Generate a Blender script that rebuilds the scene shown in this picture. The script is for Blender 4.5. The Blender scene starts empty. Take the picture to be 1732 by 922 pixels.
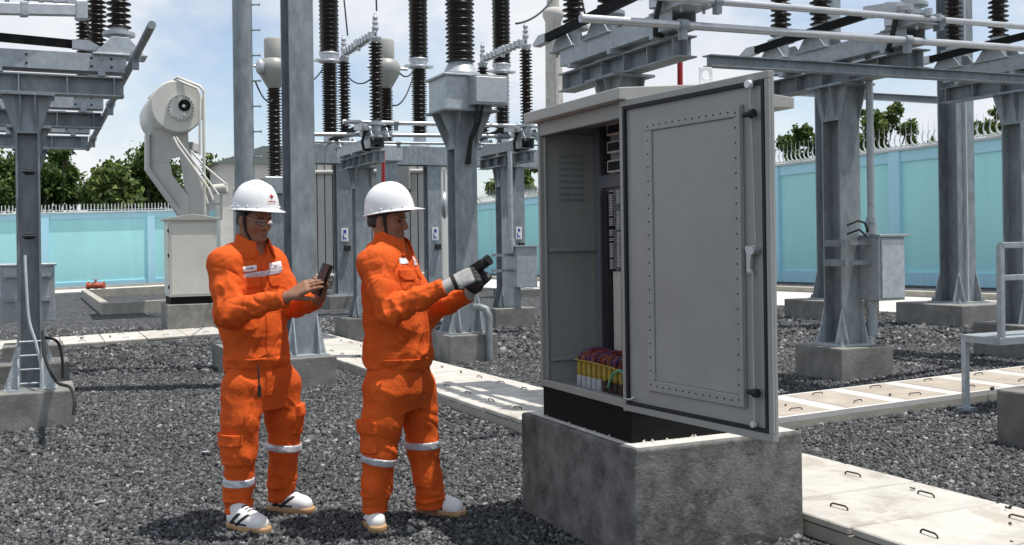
import bpy, math, random
import numpy as np
from mathutils import Vector, Matrix
random.seed(7); RNG = np.random.default_rng(11)
S = bpy.context.scene
COL = S.collection

# ------------------------------------------------------------------ camera, sky, sun, exposure
FPX, CX, HY, HC = 1743.0, 866.0, 410.0, 1.37      # focal length / principal column / horizon row (photo pixels), eye height
ROLL, SLOPE = 0.014, 0.0245
Rv = Vector((math.cos(ROLL), 0, -math.sin(ROLL))); Uv = Vector((math.sin(ROLL), 0, math.cos(ROLL))); Fv = Vector((0, 1, 0))
cam = bpy.data.cameras.new('camera'); camo = bpy.data.objects.new('camera', cam); COL.objects.link(camo)
cam.sensor_fit = 'HORIZONTAL'; cam.sensor_width = 36.0; cam.lens = 36.0 * FPX / 1732.0
cam.shift_y = -(461.0 - HY) / 1732.0
cam.clip_start = 0.05; cam.clip_end = 1000
M4 = Matrix(((Rv.x, Uv.x, -Fv.x, 0), (Rv.y, Uv.y, -Fv.y, 0), (Rv.z, Uv.z, -Fv.z, HC), (0, 0, 0, 1)))
camo.matrix_world = M4
S.camera = camo

SUN_EL = math.radians(74.0); SUN_AZ = math.radians(-6.0)   # direction towards the sun, angle from +X
sd = Vector((math.cos(SUN_EL) * math.cos(SUN_AZ), math.cos(SUN_EL) * math.sin(SUN_AZ), math.sin(SUN_EL)))
sun = bpy.data.lights.new('sun', 'SUN'); suno = bpy.data.objects.new('sun', sun); COL.objects.link(suno)
sun.energy = 5.0; sun.angle = math.radians(0.5); sun.color = (1.0, 0.955, 0.89)
suno.rotation_euler = sd.to_track_quat('Z', 'Y').to_euler()

W = bpy.data.worlds.new('World'); S.world = W; W.use_nodes = True
nt = W.node_tree; nt.nodes.clear()
def N(tree, typ, **kw):
    n = tree.nodes.new(typ)
    for k, v in kw.items(): setattr(n, k, v)
    return n
wo = N(nt, 'ShaderNodeOutputWorld'); bg = N(nt, 'ShaderNodeBackground')
sky = N(nt, 'ShaderNodeTexSky', sky_type='NISHITA'); sky.sun_disc = False
sky.sun_elevation = SUN_EL; sky.sun_rotation = math.pi / 2 - SUN_AZ
sky.air_density = 1.0; sky.dust_density = 0.6; sky.ozone_density = 1.3
tc = N(nt, 'ShaderNodeTexCoord'); sep = N(nt, 'ShaderNodeSeparateXYZ'); nt.links.new(tc.outputs['Generated'], sep.inputs[0])
mp = N(nt, 'ShaderNodeMapping'); mp.inputs['Location'].default_value = (1.7, 0.4, 0.3); mp.inputs['Scale'].default_value = (1.0, 1.0, 1.9)
nt.links.new(tc.outputs['Generated'], mp.inputs[0])
nz = N(nt, 'ShaderNodeTexNoise'); nz.inputs['Scale'].default_value = 3.6; nz.inputs['Detail'].default_value = 10; nz.inputs['Roughness'].default_value = 0.55; nz.inputs['Distortion'].default_value = 0.15
nt.links.new(mp.outputs[0], nz.inputs['Vector'])
cr = N(nt, 'ShaderNodeValToRGB'); cr.color_ramp.elements[0].position = 0.41; cr.color_ramp.elements[1].position = 0.56
nt.links.new(nz.outputs['Fac'], cr.inputs[0])
nz2 = N(nt, 'ShaderNodeTexNoise'); nz2.inputs['Scale'].default_value = 7.0; nz2.inputs['Detail'].default_value = 7; nz2.inputs['Roughness'].default_value = 0.6
nt.links.new(mp.outputs[0], nz2.inputs['Vector'])
cr2 = N(nt, 'ShaderNodeValToRGB'); cr2.color_ramp.elements[0].position = 0.32; cr2.color_ramp.elements[1].position = 0.66
cr2.color_ramp.elements[0].color = (0.76, 0.80, 0.88, 1); cr2.color_ramp.elements[1].color = (0.93, 0.945, 0.97, 1)
nt.links.new(nz2.outputs['Fac'], cr2.inputs[0])
sk = N(nt, 'ShaderNodeVectorMath', operation='SCALE'); nt.links.new(sky.outputs[0], sk.inputs[0]); sk.inputs['Scale'].default_value = 0.15
veil = N(nt, 'ShaderNodeMath', operation='MULTIPLY_ADD'); nt.links.new(cr.outputs[0], veil.inputs[0]); veil.inputs[1].default_value = 0.74; veil.inputs[2].default_value = 0.20
mx = N(nt, 'ShaderNodeMix', data_type='RGBA'); nt.links.new(veil.outputs[0], mx.inputs[0]); nt.links.new(sk.outputs[0], mx.inputs[6]); nt.links.new(cr2.outputs[0], mx.inputs[7])
nt.links.new(mx.outputs[2], bg.inputs['Color']); bg.inputs['Strength'].default_value = 1.0
nt.links.new(bg.outputs[0], wo.inputs[0])

S.view_settings.view_transform = 'Standard'; S.view_settings.look = 'None'; S.view_settings.exposure = 0.0; S.view_settings.gamma = 1.0
S.cycles.max_bounces = 6; S.cycles.diffuse_bounces = 3

# ------------------------------------------------------------------ places
TH = math.radians(24.7)
E2 = Vector((math.cos(TH), math.sin(TH), 0)); E1 = Vector((-math.sin(TH), math.cos(TH), 0))
def ray(px, py): return Fv + Rv * ((px - CX) / FPX) + Uv * ((HY - py) / FPX)
def P(px, py, Y): return Vector((0, 0, HC)) + ray(px, py) * Y
def G(px, py):
    d = ray(px, py); return Vector((0, 0, HC)) + d * (HC / (SLOPE * d.x - d.z))
def gz(p): return SLOPE * p[0]
def UV(u, v, z=0.0):
    q = E2 * v + E1 * u; return Vector((q.x, q.y, SLOPE * q.x + z))
def GY(px, Y):                                     # ground point under image column px at depth Y
    X = (px - CX) / FPX * Y; return Vector((X, Y, SLOPE * X))

# ------------------------------------------------------------------ materials
def nodes(m): m.use_nodes = True; return m.node_tree
def mat(name, col, rough=0.6, metal=0.0, var=0.15, scale=6.0, bump=0.0, bscale=60.0, spec=0.5, col2=None, stain=0.0, stain_col=(0.05,0.05,0.05), stain_scale=2.0, crisp=0.0, coat=0.0, stretch=(1,1,1), ovar=0.0):
    m = bpy.data.materials.new(name); t = nodes(m); b = t.nodes['Principled BSDF']
    b.inputs['Roughness'].default_value = rough; b.inputs['Metallic'].default_value = metal; b.inputs['Specular IOR Level'].default_value = spec
    b.inputs['Coat Weight'].default_value = coat
    c = N(t, 'ShaderNodeTexCoord'); mpn = N(t, 'ShaderNodeMapping'); mpn.inputs['Scale'].default_value = stretch
    oi = N(t, 'ShaderNodeObjectInfo'); addv = N(t, 'ShaderNodeVectorMath', operation='ADD')
    sc = N(t, 'ShaderNodeVectorMath', operation='SCALE'); sc.inputs['Scale'].default_value = 17.0
    cb = N(t, 'ShaderNodeCombineXYZ'); t.links.new(oi.outputs['Random'], cb.inputs[0]); t.links.new(oi.outputs['Random'], cb.inputs[1])
    t.links.new(cb.outputs[0], sc.inputs[0]); t.links.new(c.outputs['Object'], mpn.inputs[0]); t.links.new(mpn.outputs[0], addv.inputs[0]); t.links.new(sc.outputs[0], addv.inputs[1])
    n1 = N(t, 'ShaderNodeTexNoise'); n1.inputs['Scale'].default_value = scale; n1.inputs['Detail'].default_value = 6; n1.inputs['Roughness'].default_value = 0.65
    t.links.new(addv.outputs[0], n1.inputs['Vector'])
    rp = N(t, 'ShaderNodeValToRGB'); rp.color_ramp.elements[0].position = 0.30; rp.color_ramp.elements[1].position = 0.70
    lo = tuple(x * (1 - var) for x in col); hi = tuple(min(1, x * (1 + var)) for x in (col2 or col))
    rp.color_ramp.elements[0].color = (*lo, 1); rp.color_ramp.elements[1].color = (*hi, 1)
    t.links.new(n1.outputs['Fac'], rp.inputs[0]); out = rp.outputs[0]
    if stain > 0:
        n3 = N(t, 'ShaderNodeTexNoise'); n3.inputs['Scale'].default_value = stain_scale; n3.inputs['Detail'].default_value = 8; n3.inputs['Roughness'].default_value = 0.7; n3.inputs['Distortion'].default_value = 0.6
        t.links.new(addv.outputs[0], n3.inputs['Vector'])
        r3 = N(t, 'ShaderNodeValToRGB'); r3.color_ramp.elements[0].position = 0.50 + crisp*0.04; r3.color_ramp.elements[1].position = 0.66 - crisp*0.08
        t.links.new(n3.outputs['Fac'], r3.inputs[0])
        ml = N(t, 'ShaderNodeMath', operation='MULTIPLY'); t.links.new(r3.outputs[0], ml.inputs[0]); ml.inputs[1].default_value = stain
        mm = N(t, 'ShaderNodeMix', data_type='RGBA'); t.links.new(ml.outputs[0], mm.inputs[0]); t.links.new(out, mm.inputs[6]); mm.inputs[7].default_value = (*stain_col, 1); out = mm.outputs[2]
    if ovar > 0:                                                      # each piece a little lighter or darker than the next
        mr = N(t, 'ShaderNodeMapRange'); mr.inputs['To Min'].default_value = 1 - ovar; mr.inputs['To Max'].default_value = 1 + ovar; t.links.new(oi.outputs['Random'], mr.inputs['Value'])
        vs_ = N(t, 'ShaderNodeVectorMath', operation='SCALE'); t.links.new(out, vs_.inputs[0]); t.links.new(mr.outputs[0], vs_.inputs['Scale']); out = vs_.outputs[0]
    t.links.new(out, b.inputs['Base Color'])
    if bump > 0:
        n2 = N(t, 'ShaderNodeTexNoise'); n2.inputs['Scale'].default_value = bscale; n2.inputs['Detail'].default_value = 5; n2.inputs['Roughness'].default_value = 0.7
        t.links.new(addv.outputs[0], n2.inputs['Vector'])
        bp = N(t, 'ShaderNodeBump'); bp.inputs['Strength'].default_value = bump; bp.inputs['Distance'].default_value = 0.01
        t.links.new(n2.outputs['Fac'], bp.inputs['Height']); t.links.new(bp.outputs[0], b.inputs['Normal'])
    return m
def island_mat(name, stops, rough=0.8, spec=0.3, trans=0.0, patch=0.0):
    """colour differs from stone to stone / leaf to leaf"""
    m = bpy.data.materials.new(name); t = nodes(m); b = t.nodes['Principled BSDF']
    b.inputs['Roughness'].default_value = rough; b.inputs['Specular IOR Level'].default_value = spec
    g = N(t, 'ShaderNodeNewGeometry'); rp = N(t, 'ShaderNodeValToRGB')
    e = rp.color_ramp.elements
    while len(e) < len(stops): e.new(0.5)
    for k, (p_, c_) in enumerate(stops): e[k].position = p_; e[k].color = (*c_, 1)
    t.links.new(g.outputs['Random Per Island'], rp.inputs[0]); out = rp.outputs[0]
    if patch > 0:                                                     # broad lighter and darker patches over the heap
        nn = N(t, 'ShaderNodeTexNoise'); nn.inputs['Scale'].default_value = 0.7; nn.inputs['Detail'].default_value = 4; t.links.new(g.outputs['Position'], nn.inputs['Vector'])
        mr = N(t, 'ShaderNodeMapRange'); mr.inputs['From Min'].default_value = 0.3; mr.inputs['From Max'].default_value = 0.7; mr.inputs['To Min'].default_value = 1 - patch; mr.inputs['To Max'].default_value = 1 + patch; t.links.new(nn.outputs['Fac'], mr.inputs['Value'])
        vs_ = N(t, 'ShaderNodeVectorMath', operation='SCALE'); t.links.new(out, vs_.inputs[0]); t.links.new(mr.outputs[0], vs_.inputs['Scale']); out = vs_.outputs[0]
    t.links.new(out, b.inputs['Base Color'])
    if trans > 0:
        o = t.nodes['Material Output']; tr = N(t, 'ShaderNodeBsdfTranslucent'); ms = N(t, 'ShaderNodeMixShader'); ms.inputs[0].default_value = trans
        t.links.new(out, tr.inputs['Color']); t.links.new(b.outputs[0], ms.inputs[1]); t.links.new(tr.outputs[0], ms.inputs[2]); t.links.new(ms.outputs[0], o.inputs['Surface'])
    return m
MT = {}
MT['steel'] = mat('galvanised_steel', (0.258, 0.290, 0.305), 0.5, 0.2, 0.28, 14, 0.05, 120, stain=0.35, stain_col=(0.12,0.13,0.145), stain_scale=3, stretch=(1,1,0.35), ovar=0.18)
MT['steel_light'] = mat('bright_galvanised_steel', (0.40, 0.437, 0.452), 0.45, 0.25, 0.18, 16, 0.04, 120, stain=0.25, stain_col=(0.19,0.20,0.21), stain_scale=4, ovar=0.18)
MT['alu'] = mat('aluminium', (0.52, 0.53, 0.54), 0.38, 0.6, 0.12, 12, 0.03, 100)
MT['paint_grey'] = mat('grey_paint', (0.315, 0.317, 0.297), 0.42, 0.0, 0.07, 3, 0.02, 200, stain=0.22, stain_col=(0.235,0.235,0.215), stain_scale=2.4)
MT['paint_roof'] = mat('roof_paint', (0.40, 0.395, 0.36), 0.45, 0.0, 0.07, 5, 0.02, 200, stain=0.25, stain_col=(0.27,0.25,0.21), stain_scale=3)
MT['paint_inner'] = mat('inner_paint', (0.30, 0.315, 0.31), 0.45, 0.0, 0.04, 3, 0.02, 200)
MT['pale_paint'] = mat('pale_tank_paint', (0.62, 0.61, 0.55), 0.4, 0.0, 0.06, 3, 0, stain=0.12, stain_col=(0.46,0.44,0.38))
MT['tank'] = mat('tank_paint', (0.50, 0.49, 0.455), 0.45, 0.0, 0.08, 2, 0)
MT['black'] = mat('black_paint', (0.006, 0.006, 0.0065), 0.75, 0.0, 0.3, 8, 0.05, 80, stain=0.15, stain_col=(0.014,0.0135,0.013), stain_scale=5, spec=0.2)
MT['rubber'] = mat('black_rubber', (0.014, 0.014, 0.015), 0.7, 0.0, 0.2, 10)
MT['porcelain'] = mat('brown_porcelain', (0.018, 0.012, 0.010), 0.36, 0.0, 0.3, 8, spec=0.45)
MT['concrete'] = mat('grey_concrete', (0.215, 0.21, 0.195), 0.88, 0.0, 0.28, 5, 0.5, 45, spec=0.2, stain=0.6, stain_col=(0.11,0.106,0.10), stain_scale=2.5, ovar=0.15)
MT['concrete_plinth'] = mat('rough_cement', (0.165, 0.162, 0.154), 0.9, 0.0, 0.5, 9, 0.9, 42, spec=0.2, crisp=0.9, stain=0.7, stain_col=(0.070,0.069,0.066), stain_scale=2.2)
MT['slab'] = mat('pale_slab_concrete', (0.50, 0.48, 0.435), 0.85, 0.0, 0.16, 4, 0.25, 60, spec=0.2, stain=0.6, stain_col=(0.34,0.305,0.25), stain_scale=3.2, crisp=0.6, ovar=0.09)
MT['slab_tan'] = mat('tan_slab_concrete', (0.40, 0.355, 0.30), 0.85, 0.0, 0.16, 5, 0.25, 60, spec=0.2, stain=0.4, stain_col=(0.30,0.25,0.20), stain_scale=3.0)
MT['mortar'] = mat('white_cement_joint', (0.55, 0.54, 0.51), 0.9, 0.0, 0.10, 6, 0.2, 60)
MT['road'] = mat('pale_road_concrete', (0.55, 0.53, 0.49), 0.85, 0.0, 0.12, 1.5, 0.1, 30)
MT['kerb'] = mat('kerb_concrete', (0.36, 0.34, 0.29), 0.9, 0.0, 0.2, 3, 0.2, 40)
MT['cyan'] = mat('turquoise_wall_paint', (0.42, 0.80, 0.81), 0.75, 0.0, 0.07, 0.8, 0.1, 20, spec=0.25, stain=0.35, stain_col=(0.34,0.68,0.72), stain_scale=0.9, stretch=(1,1,0.2))
MT['cyan_frame'] = mat('pale_blue_wall_paint', (0.44, 0.74, 0.85), 0.75, 0.0, 0.07, 0.8, 0.1, 20, spec=0.25, stain=0.35, stain_col=(0.34,0.60,0.72), stain_scale=0.9, stretch=(1,1,0.2))
MT['coping'] = mat('coping_paint', (0.55, 0.58, 0.58), 0.8, 0.0, 0.15, 2)
MT['marker'] = mat('grey_white_marker', (0.42, 0.43, 0.44), 0.5, 0, 0.2, 30)
MT['white'] = mat('white_plastic', (0.80, 0.80, 0.80), 0.28, 0.0, 0.02, 5, spec=0.5)
MT['red'] = mat('red_paint', (0.42, 0.02, 0.02), 0.45, 0, 0.1)
MT['valve_red'] = mat('faded_red_paint', (0.45, 0.10, 0.05), 0.6, 0, 0.2, 20)
MT['orange'] = mat('orange_workwear', (0.66, 0.105, 0.018), 0.88, 0.0, 0.12, 7, 0.55, 34, spec=0.15)
MT['reflect'] = mat('reflective_tape', (0.55, 0.56, 0.60), 0.35, 0.25, 0.10, 30, spec=0.5)
MT['skin'] = mat('tan_skin', (0.27, 0.138, 0.085), 0.6, 0.0, 0.16, 30, 0.15, 160, spec=0.3)
MT['lip'] = mat('lip', (0.26, 0.10, 0.08), 0.5, 0, 0.05)
MT['hair'] = mat('black_hair', (0.010, 0.009, 0.009), 0.5, 0, 0.3, 60, 0.4, 200)
MT['eye'] = mat('dark_eye', (0.02, 0.015, 0.012), 0.15, 0, 0.1)
MT['strap'] = mat('black_webbing', (0.015, 0.015, 0.016), 0.8, 0, 0.2)
MT['glove'] = mat('grey_knit_glove', (0.42, 0.42, 0.40), 0.9, 0, 0.22, 55, 0.4, 300, spec=0.1)
MT['glove_palm'] = mat('black_glove_coating', (0.03, 0.03, 0.032), 0.6, 0, 0.3, 40, 0.3, 150)
MT['shoe'] = mat('white_shoe_leather', (0.78, 0.77, 0.75), 0.5, 0, 0.04, 12, stain=0.15, stain_col=(0.5,0.48,0.44), stain_scale=12)
MT['gum'] = mat('gum_sole', (0.42, 0.25, 0.12), 0.6, 0, 0.12, 15)
MT['glass'] = mat('dark_glass', (0.02, 0.02, 0.025), 0.08, 0, 0.1, spec=0.8)
MT['case'] = mat('brown_leather_case', (0.045, 0.022, 0.015), 0.45, 0, 0.25, 30, 0.1, 150)
MT['blue'] = mat('blue_print', (0.03, 0.09, 0.36), 0.5, 0, 0.05)
MT['yellow'] = mat('yellow_sleeve', (0.36, 0.26, 0.03), 0.5, 0, 0.1)
MT['wire_orange'] = mat('orange_wire', (0.34, 0.09, 0.025), 0.5, 0, 0.15)
MT['wire_purple'] = mat('purple_wire', (0.09, 0.06, 0.19), 0.5, 0, 0.15)
MT['wire_red'] = mat('dark_red_wire', (0.22, 0.03, 0.03), 0.5, 0, 0.15)
MT['wire_green'] = mat('green_wire', (0.10, 0.32, 0.22), 0.5, 0, 0.15)
MT['bark'] = mat('tree_bark', (0.10, 0.075, 0.05), 0.9, 0, 0.3, 10, 0.4, 30)
MT['stone'] = island_mat('crushed_stone', [(0.0,(0.030,0.0315,0.034)), (0.35,(0.062,0.0645,0.067)), (0.72,(0.100,0.1025,0.105)), (0.95,(0.16,0.162,0.163)), (1.0,(0.32,0.32,0.315))], 0.8, 0.25, 0.0, 0.14)
MT['leaf'] = island_mat('dark_leaf', [(0.0,(0.026,0.052,0.010)), (0.45,(0.058,0.112,0.022)), (0.8,(0.105,0.17,0.04)), (1.0,(0.19,0.25,0.07))], 0.55, 0.3, 0.3)
MT['leaf_light'] = island_mat('light_leaf', [(0.0,(0.040,0.075,0.015)), (0.4,(0.095,0.155,0.035)), (0.75,(0.18,0.24,0.065)), (1.0,(0.32,0.34,0.13))], 0.55, 0.3, 0.35)

# ------------------------------------------------------------------ mesh building
class MB:
    def __init__(s): s.v = []; s.f = []; s.sm = []
    def add(s, vs, fs, smooth=False):
        o = len(s.v); s.v += [tuple(v) for v in vs]; s.f += [tuple(i + o for i in f) for f in fs]; s.sm += [smooth] * len(fs); return s
    def box(s, lo, hi):
        x0, y0, z0 = lo; x1, y1, z1 = hi
        return s.add([(x0,y0,z0),(x1,y0,z0),(x1,y1,z0),(x0,y1,z0),(x0,y0,z1),(x1,y0,z1),(x1,y1,z1),(x0,y1,z1)],
                     [(3,2,1,0),(4,5,6,7),(0,1,5,4),(1,2,6,5),(2,3,7,6),(3,0,4,7)])
    def obox(s, c, size, ax):                      # oriented box: ax = three unit vectors
        c = Vector(c); a, b, d = [Vector(q) for q in ax]; hx, hy, hz = [q / 2 for q in size]
        vs = [c + a*i*hx + b*j*hy + d*k*hz for k in (-1,1) for (i,j) in ((-1,-1),(1,-1),(1,1),(-1,1))]
        return s.add(vs, [(3,2,1,0),(4,5,6,7),(0,1,5,4),(1,2,6,5),(2,3,7,6),(3,0,4,7)])
    def prof(s, p0, p1, pts, up=(0,0,1), smooth=False):
        p0 = Vector(p0); p1 = Vector(p1); d = (p1 - p0).normalized(); up = Vector(up)
        if abs(d.dot(up)) > 0.99: up = Vector((0,1,0))
        a = d.cross(up).normalized(); b = a.cross(d).normalized(); n = len(pts)
        vs = [p0 + a*x + b*y for x, y in pts] + [p1 + a*x + b*y for x, y in pts]
        s.add(vs, [(i, (i+1) % n, n + (i+1) % n, n + i) for i in range(n)], smooth)
        return s.add(vs, [tuple(range(n))[::-1], tuple(range(n, 2*n))])
    def ibeam(s, p0, p1, w, h, tf, tw, up=(0,0,1)):
        W_, H_ = w/2, h/2; t = tw/2
        return s.prof(p0, p1, [(-W_,-H_),(W_,-H_),(W_,-H_+tf),(t,-H_+tf),(t,H_-tf),(W_,H_-tf),(W_,H_),(-W_,H_),(-W_,H_-tf),(-t,H_-tf),(-t,-H_+tf),(-W_,-H_+tf)], up)
    def chan(s, p0, p1, w, h, t, up=(0,0,1), flip=1):
        W_, H_ = w/2, h/2; q = [(-W_,-H_),(W_,-H_),(W_,-H_+t),(-W_+t,-H_+t),(-W_+t,H_-t),(W_,H_-t),(W_,H_),(-W_,H_)]
        if flip < 0: q = [(-x, y) for x, y in q][::-1]
        return s.prof(p0, p1, q, up)
    def angle(s, p0, p1, w, t, up=(0,0,1)):
        return s.prof(p0, p1, [(0,0),(w,0),(w,t),(t,t),(t,w),(0,w)], up)
    def bar(s, p0, p1, w, h, up=(0,0,1)):
        return s.prof(p0, p1, [(-w/2,-h/2),(w/2,-h/2),(w/2,h/2),(-w/2,h/2)], up)
    def cyl(s, p0, p1, r0, r1=None, n=16, cap=True):
        r1 = r0 if r1 is None else r1; p0 = Vector(p0); p1 = Vector(p1); d = (p1 - p0).normalized()
        q = Vector((0,0,1)) if abs(d.z) < 0.9 else Vector((1,0,0)); a = d.cross(q).normalized(); b = d.cross(a)
        c0 = [p0 + (a*math.cos(2*math.pi*i/n) + b*math.sin(2*math.pi*i/n))*r0 for i in range(n)]
        c1 = [p1 + (a*math.cos(2*math.pi*i/n) + b*math.sin(2*math.pi*i/n))*r1 for i in range(n)]
        s.add(c0 + c1, [(i, (i+1) % n, n + (i+1) % n, n + i) for i in range(n)], True)
        if cap: s.add(c0, [tuple(range(n))[::-1]]); s.add(c1, [tuple(range(n))])
        return s
    def tube(s, pts, r, n=8):
        pts = [Vector(p) for p in pts]; rings = []; prev = None
        for i, p in enumerate(pts):
            d = (pts[min(i+1, len(pts)-1)] - pts[max(i-1, 0)]).normalized()
            if prev is None: q = Vector((0,0,1)) if abs(d.z) < 0.9 else Vector((1,0,0)); a = d.cross(q).normalized()
            else: a = (prev - d * prev.dot(d)).normalized()
            prev = a; b = d.cross(a); rr = r[i] if isinstance(r, (list, tuple)) else r
            rings.append([p + (a*math.cos(2*math.pi*k/n) + b*math.sin(2*math.pi*k/n))*rr for k in range(n)])
        vs = [v for g in rings for v in g]; fs = []
        for i in range(len(pts)-1):
            for k in range(n): fs.append((i*n+k, i*n+(k+1)%n, (i+1)*n+(k+1)%n, (i+1)*n+k))
        s.add(vs, fs, True); s.add(rings[0], [tuple(range(n))[::-1]]); s.add(rings[-1], [tuple(range(n))]); return s
    def lathe(s, prof, base=(0,0,0), n=20, ax=None, smooth=True):
        base = Vector(base); a, b, d = [Vector(q) for q in (ax or ((1,0,0),(0,1,0),(0,0,1)))]
        vs = []; fs = []
        for r, z in prof:
            for k in range(n): vs.append(base + (a*math.cos(2*math.pi*k/n) + b*math.sin(2*math.pi*k/n))*r + d*z)
        for i in range(len(prof)-1):
            for k in range(n): fs.append((i*n+k, i*n+(k+1)%n, (i+1)*n+(k+1)%n, (i+1)*n+k))
        s.add(vs, fs, smooth); m = len(prof) - 1
        s.add(vs[:n], [tuple(range(n))[::-1]]); s.add(vs[m*n:], [tuple(range(n))]); return s
    def prism(s, pts, off):
        off = Vector(off); pts = [Vector(p) for p in pts]; n = len(pts); vs = pts + [p + off for p in pts]
        return s.add(vs, [tuple(range(n))[::-1], tuple(range(n, 2*n))] + [(i, (i+1) % n, n + (i+1) % n, n + i) for i in range(n)])
    def ell(s, c, r, ax=None, n=16, m=10):
        c = Vector(c); a, b, d = [Vector(q) for q in (ax or ((1,0,0),(0,1,0),(0,0,1)))]; vs = []; fs = []
        for i in range(m+1):
            t = math.pi*i/m
            for k in range(n):
                p = 2*math.pi*k/n; vs.append(c + a*(r[0]*math.sin(t)*math.cos(p)) + b*(r[1]*math.sin(t)*math.sin(p)) - d*(r[2]*math.cos(t)))
        for i in range(m):
            for k in range(n): fs.append((i*n+k, i*n+(k+1)%n, (i+1)*n+(k+1)%n, (i+1)*n+k))
        return s.add(vs, fs, True)
    def insulator(s, base, h, rc, rs, n_sheds, n=20):
        p = h / n_sheds; pr = [(rc, 0)]
        for i in range(n_sheds):
            z = i * p; k = rs if i % 2 == 0 else rs * 0.93
            pr += [(rc, z + 0.08*p), (k, z + 0.30*p), (k, z + 0.40*p), (rc*1.12, z + 0.72*p)]
        pr.append((rc, h)); return s.lathe(pr, base, n)
    def mesh(s, name):
        me = bpy.data.meshes.new(name); me.from_pydata(s.v, [], s.f); me.polygons.foreach_set('use_smooth', s.sm); me.update(); return me
    def cut(s):
        s.cuts = getattr(s, 'cuts', []) + [(len(s.v), len(s.f))]; return s
    def build_each(s, name, m, parent=None, bev=0.0, seg=1):       # one object for each piece between the cuts
        out = []; pv = pf = 0
        for nv, nf in s.cuts:
            q = MB(); q.v = s.v[pv:nv]; q.f = [tuple(i - pv for i in f) for f in s.f[pf:nf]]; q.sm = s.sm[pf:nf]; pv, pf = nv, nf
            out.append(q.build(name, m, parent, bev, seg))
        return out
    def build(s, name, m, parent=None, bev=0.0, seg=1):
        return link(name, s.mesh(name), m, parent, bev, seg)
def link(name, me, m, parent=None, bev=0.0, seg=1):
    if m is not None and not me.materials: me.materials.append(MT[m] if isinstance(m, str) else m)
    o = bpy.data.objects.new(name, me); COL.objects.link(o)
    if parent is not None: o.parent = parent
    if bev > 0:
        b = o.modifiers.new('bevel', 'BEVEL'); b.width = bev; b.segments = seg; b.limit_method = 'ANGLE'; b.angle_limit = math.radians(40)
    return o
def smooth_path(pts, k=6):
    pts = [Vector(p) for p in pts]; q = [pts[0]*2 - pts[1]] + pts + [pts[-1]*2 - pts[-2]]; out = []
    for i in range(1, len(q) - 2):
        for j in range(k):
            t = j/k; p0, p1, p2, p3 = q[i-1:i+3]; out.append(0.5*(2*p1 + (p2 - p0)*t + (2*p0 - 5*p1 + 4*p2 - p3)*t*t + (3*p1 - p0 - 3*p2 + p3)*t**3))
    return out + [pts[-1]]
def tag(o, label, cat, group=None):
    o['label'] = label; o['category'] = cat
    if group: o['group'] = group
    return o
def thing(name, label, cat, loc=(0,0,0), rz=0.0, group=None):
    o = bpy.data.objects.new(name, None); COL.objects.link(o); o.location = loc; o.rotation_euler = (0,0,rz); o.empty_display_size = 0.1
    return tag(o, label, cat, group)
def struct(o): o['kind'] = 'structure'; return o
def stuff(o): o['kind'] = 'stuff'; return o
def copy_tree(root, loc, rz, label, name=None):
    r = root.copy(); COL.objects.link(r); r.location = loc; r.rotation_euler = (0,0,rz); r['label'] = label
    def rec(a, b):
        for ch in list(a.children):
            c = ch.copy(); COL.objects.link(c); c.parent = b; rec(ch, c)
    rec(root, r); return r

# ================================================================== THE SETTING
gm = bpy.data.materials.new('gravel_ground'); t = nodes(gm); b = t.nodes['Principled BSDF']; b.inputs['Roughness'].default_value = 0.9; b.inputs['Specular IOR Level'].default_value = 0.2
c = N(t, 'ShaderNodeTexCoord'); vo = N(t, 'ShaderNodeTexVoronoi'); vo.inputs['Scale'].default_value = 22.0; t.links.new(c.outputs['Object'], vo.inputs['Vector'])
sp = N(t, 'ShaderNodeSeparateColor'); t.links.new(vo.outputs['Color'], sp.inputs[0])
rp = N(t, 'ShaderNodeValToRGB'); e = rp.color_ramp.elements; e[0].color = (0.022,0.024,0.027,1); e[1].color = (0.16,0.163,0.165,1); el = e.new(0.6); el.color = (0.060,0.0625,0.066,1)
t.links.new(sp.outputs[0], rp.inputs[0]); t.links.new(rp.outputs[0], b.inputs['Base Color'])
bp = N(t, 'ShaderNodeBump'); bp.inputs['Strength'].default_value = 0.9; bp.inputs['Distance'].default_value = 0.03; bp.invert = True
t.links.new(vo.outputs['Distance'], bp.inputs['Height']); t.links.new(bp.outputs[0], b.inputs['Normal'])
MT['ground'] = gm
m = MB(); R_ = 220
m.add([(x, y, SLOPE*x) for (x, y) in ((-R_,-60),(R_,-60),(R_,R_),(-R_,R_))], [(0,1,2,3)])
struct(m.build('ground', 'ground'))

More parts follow.
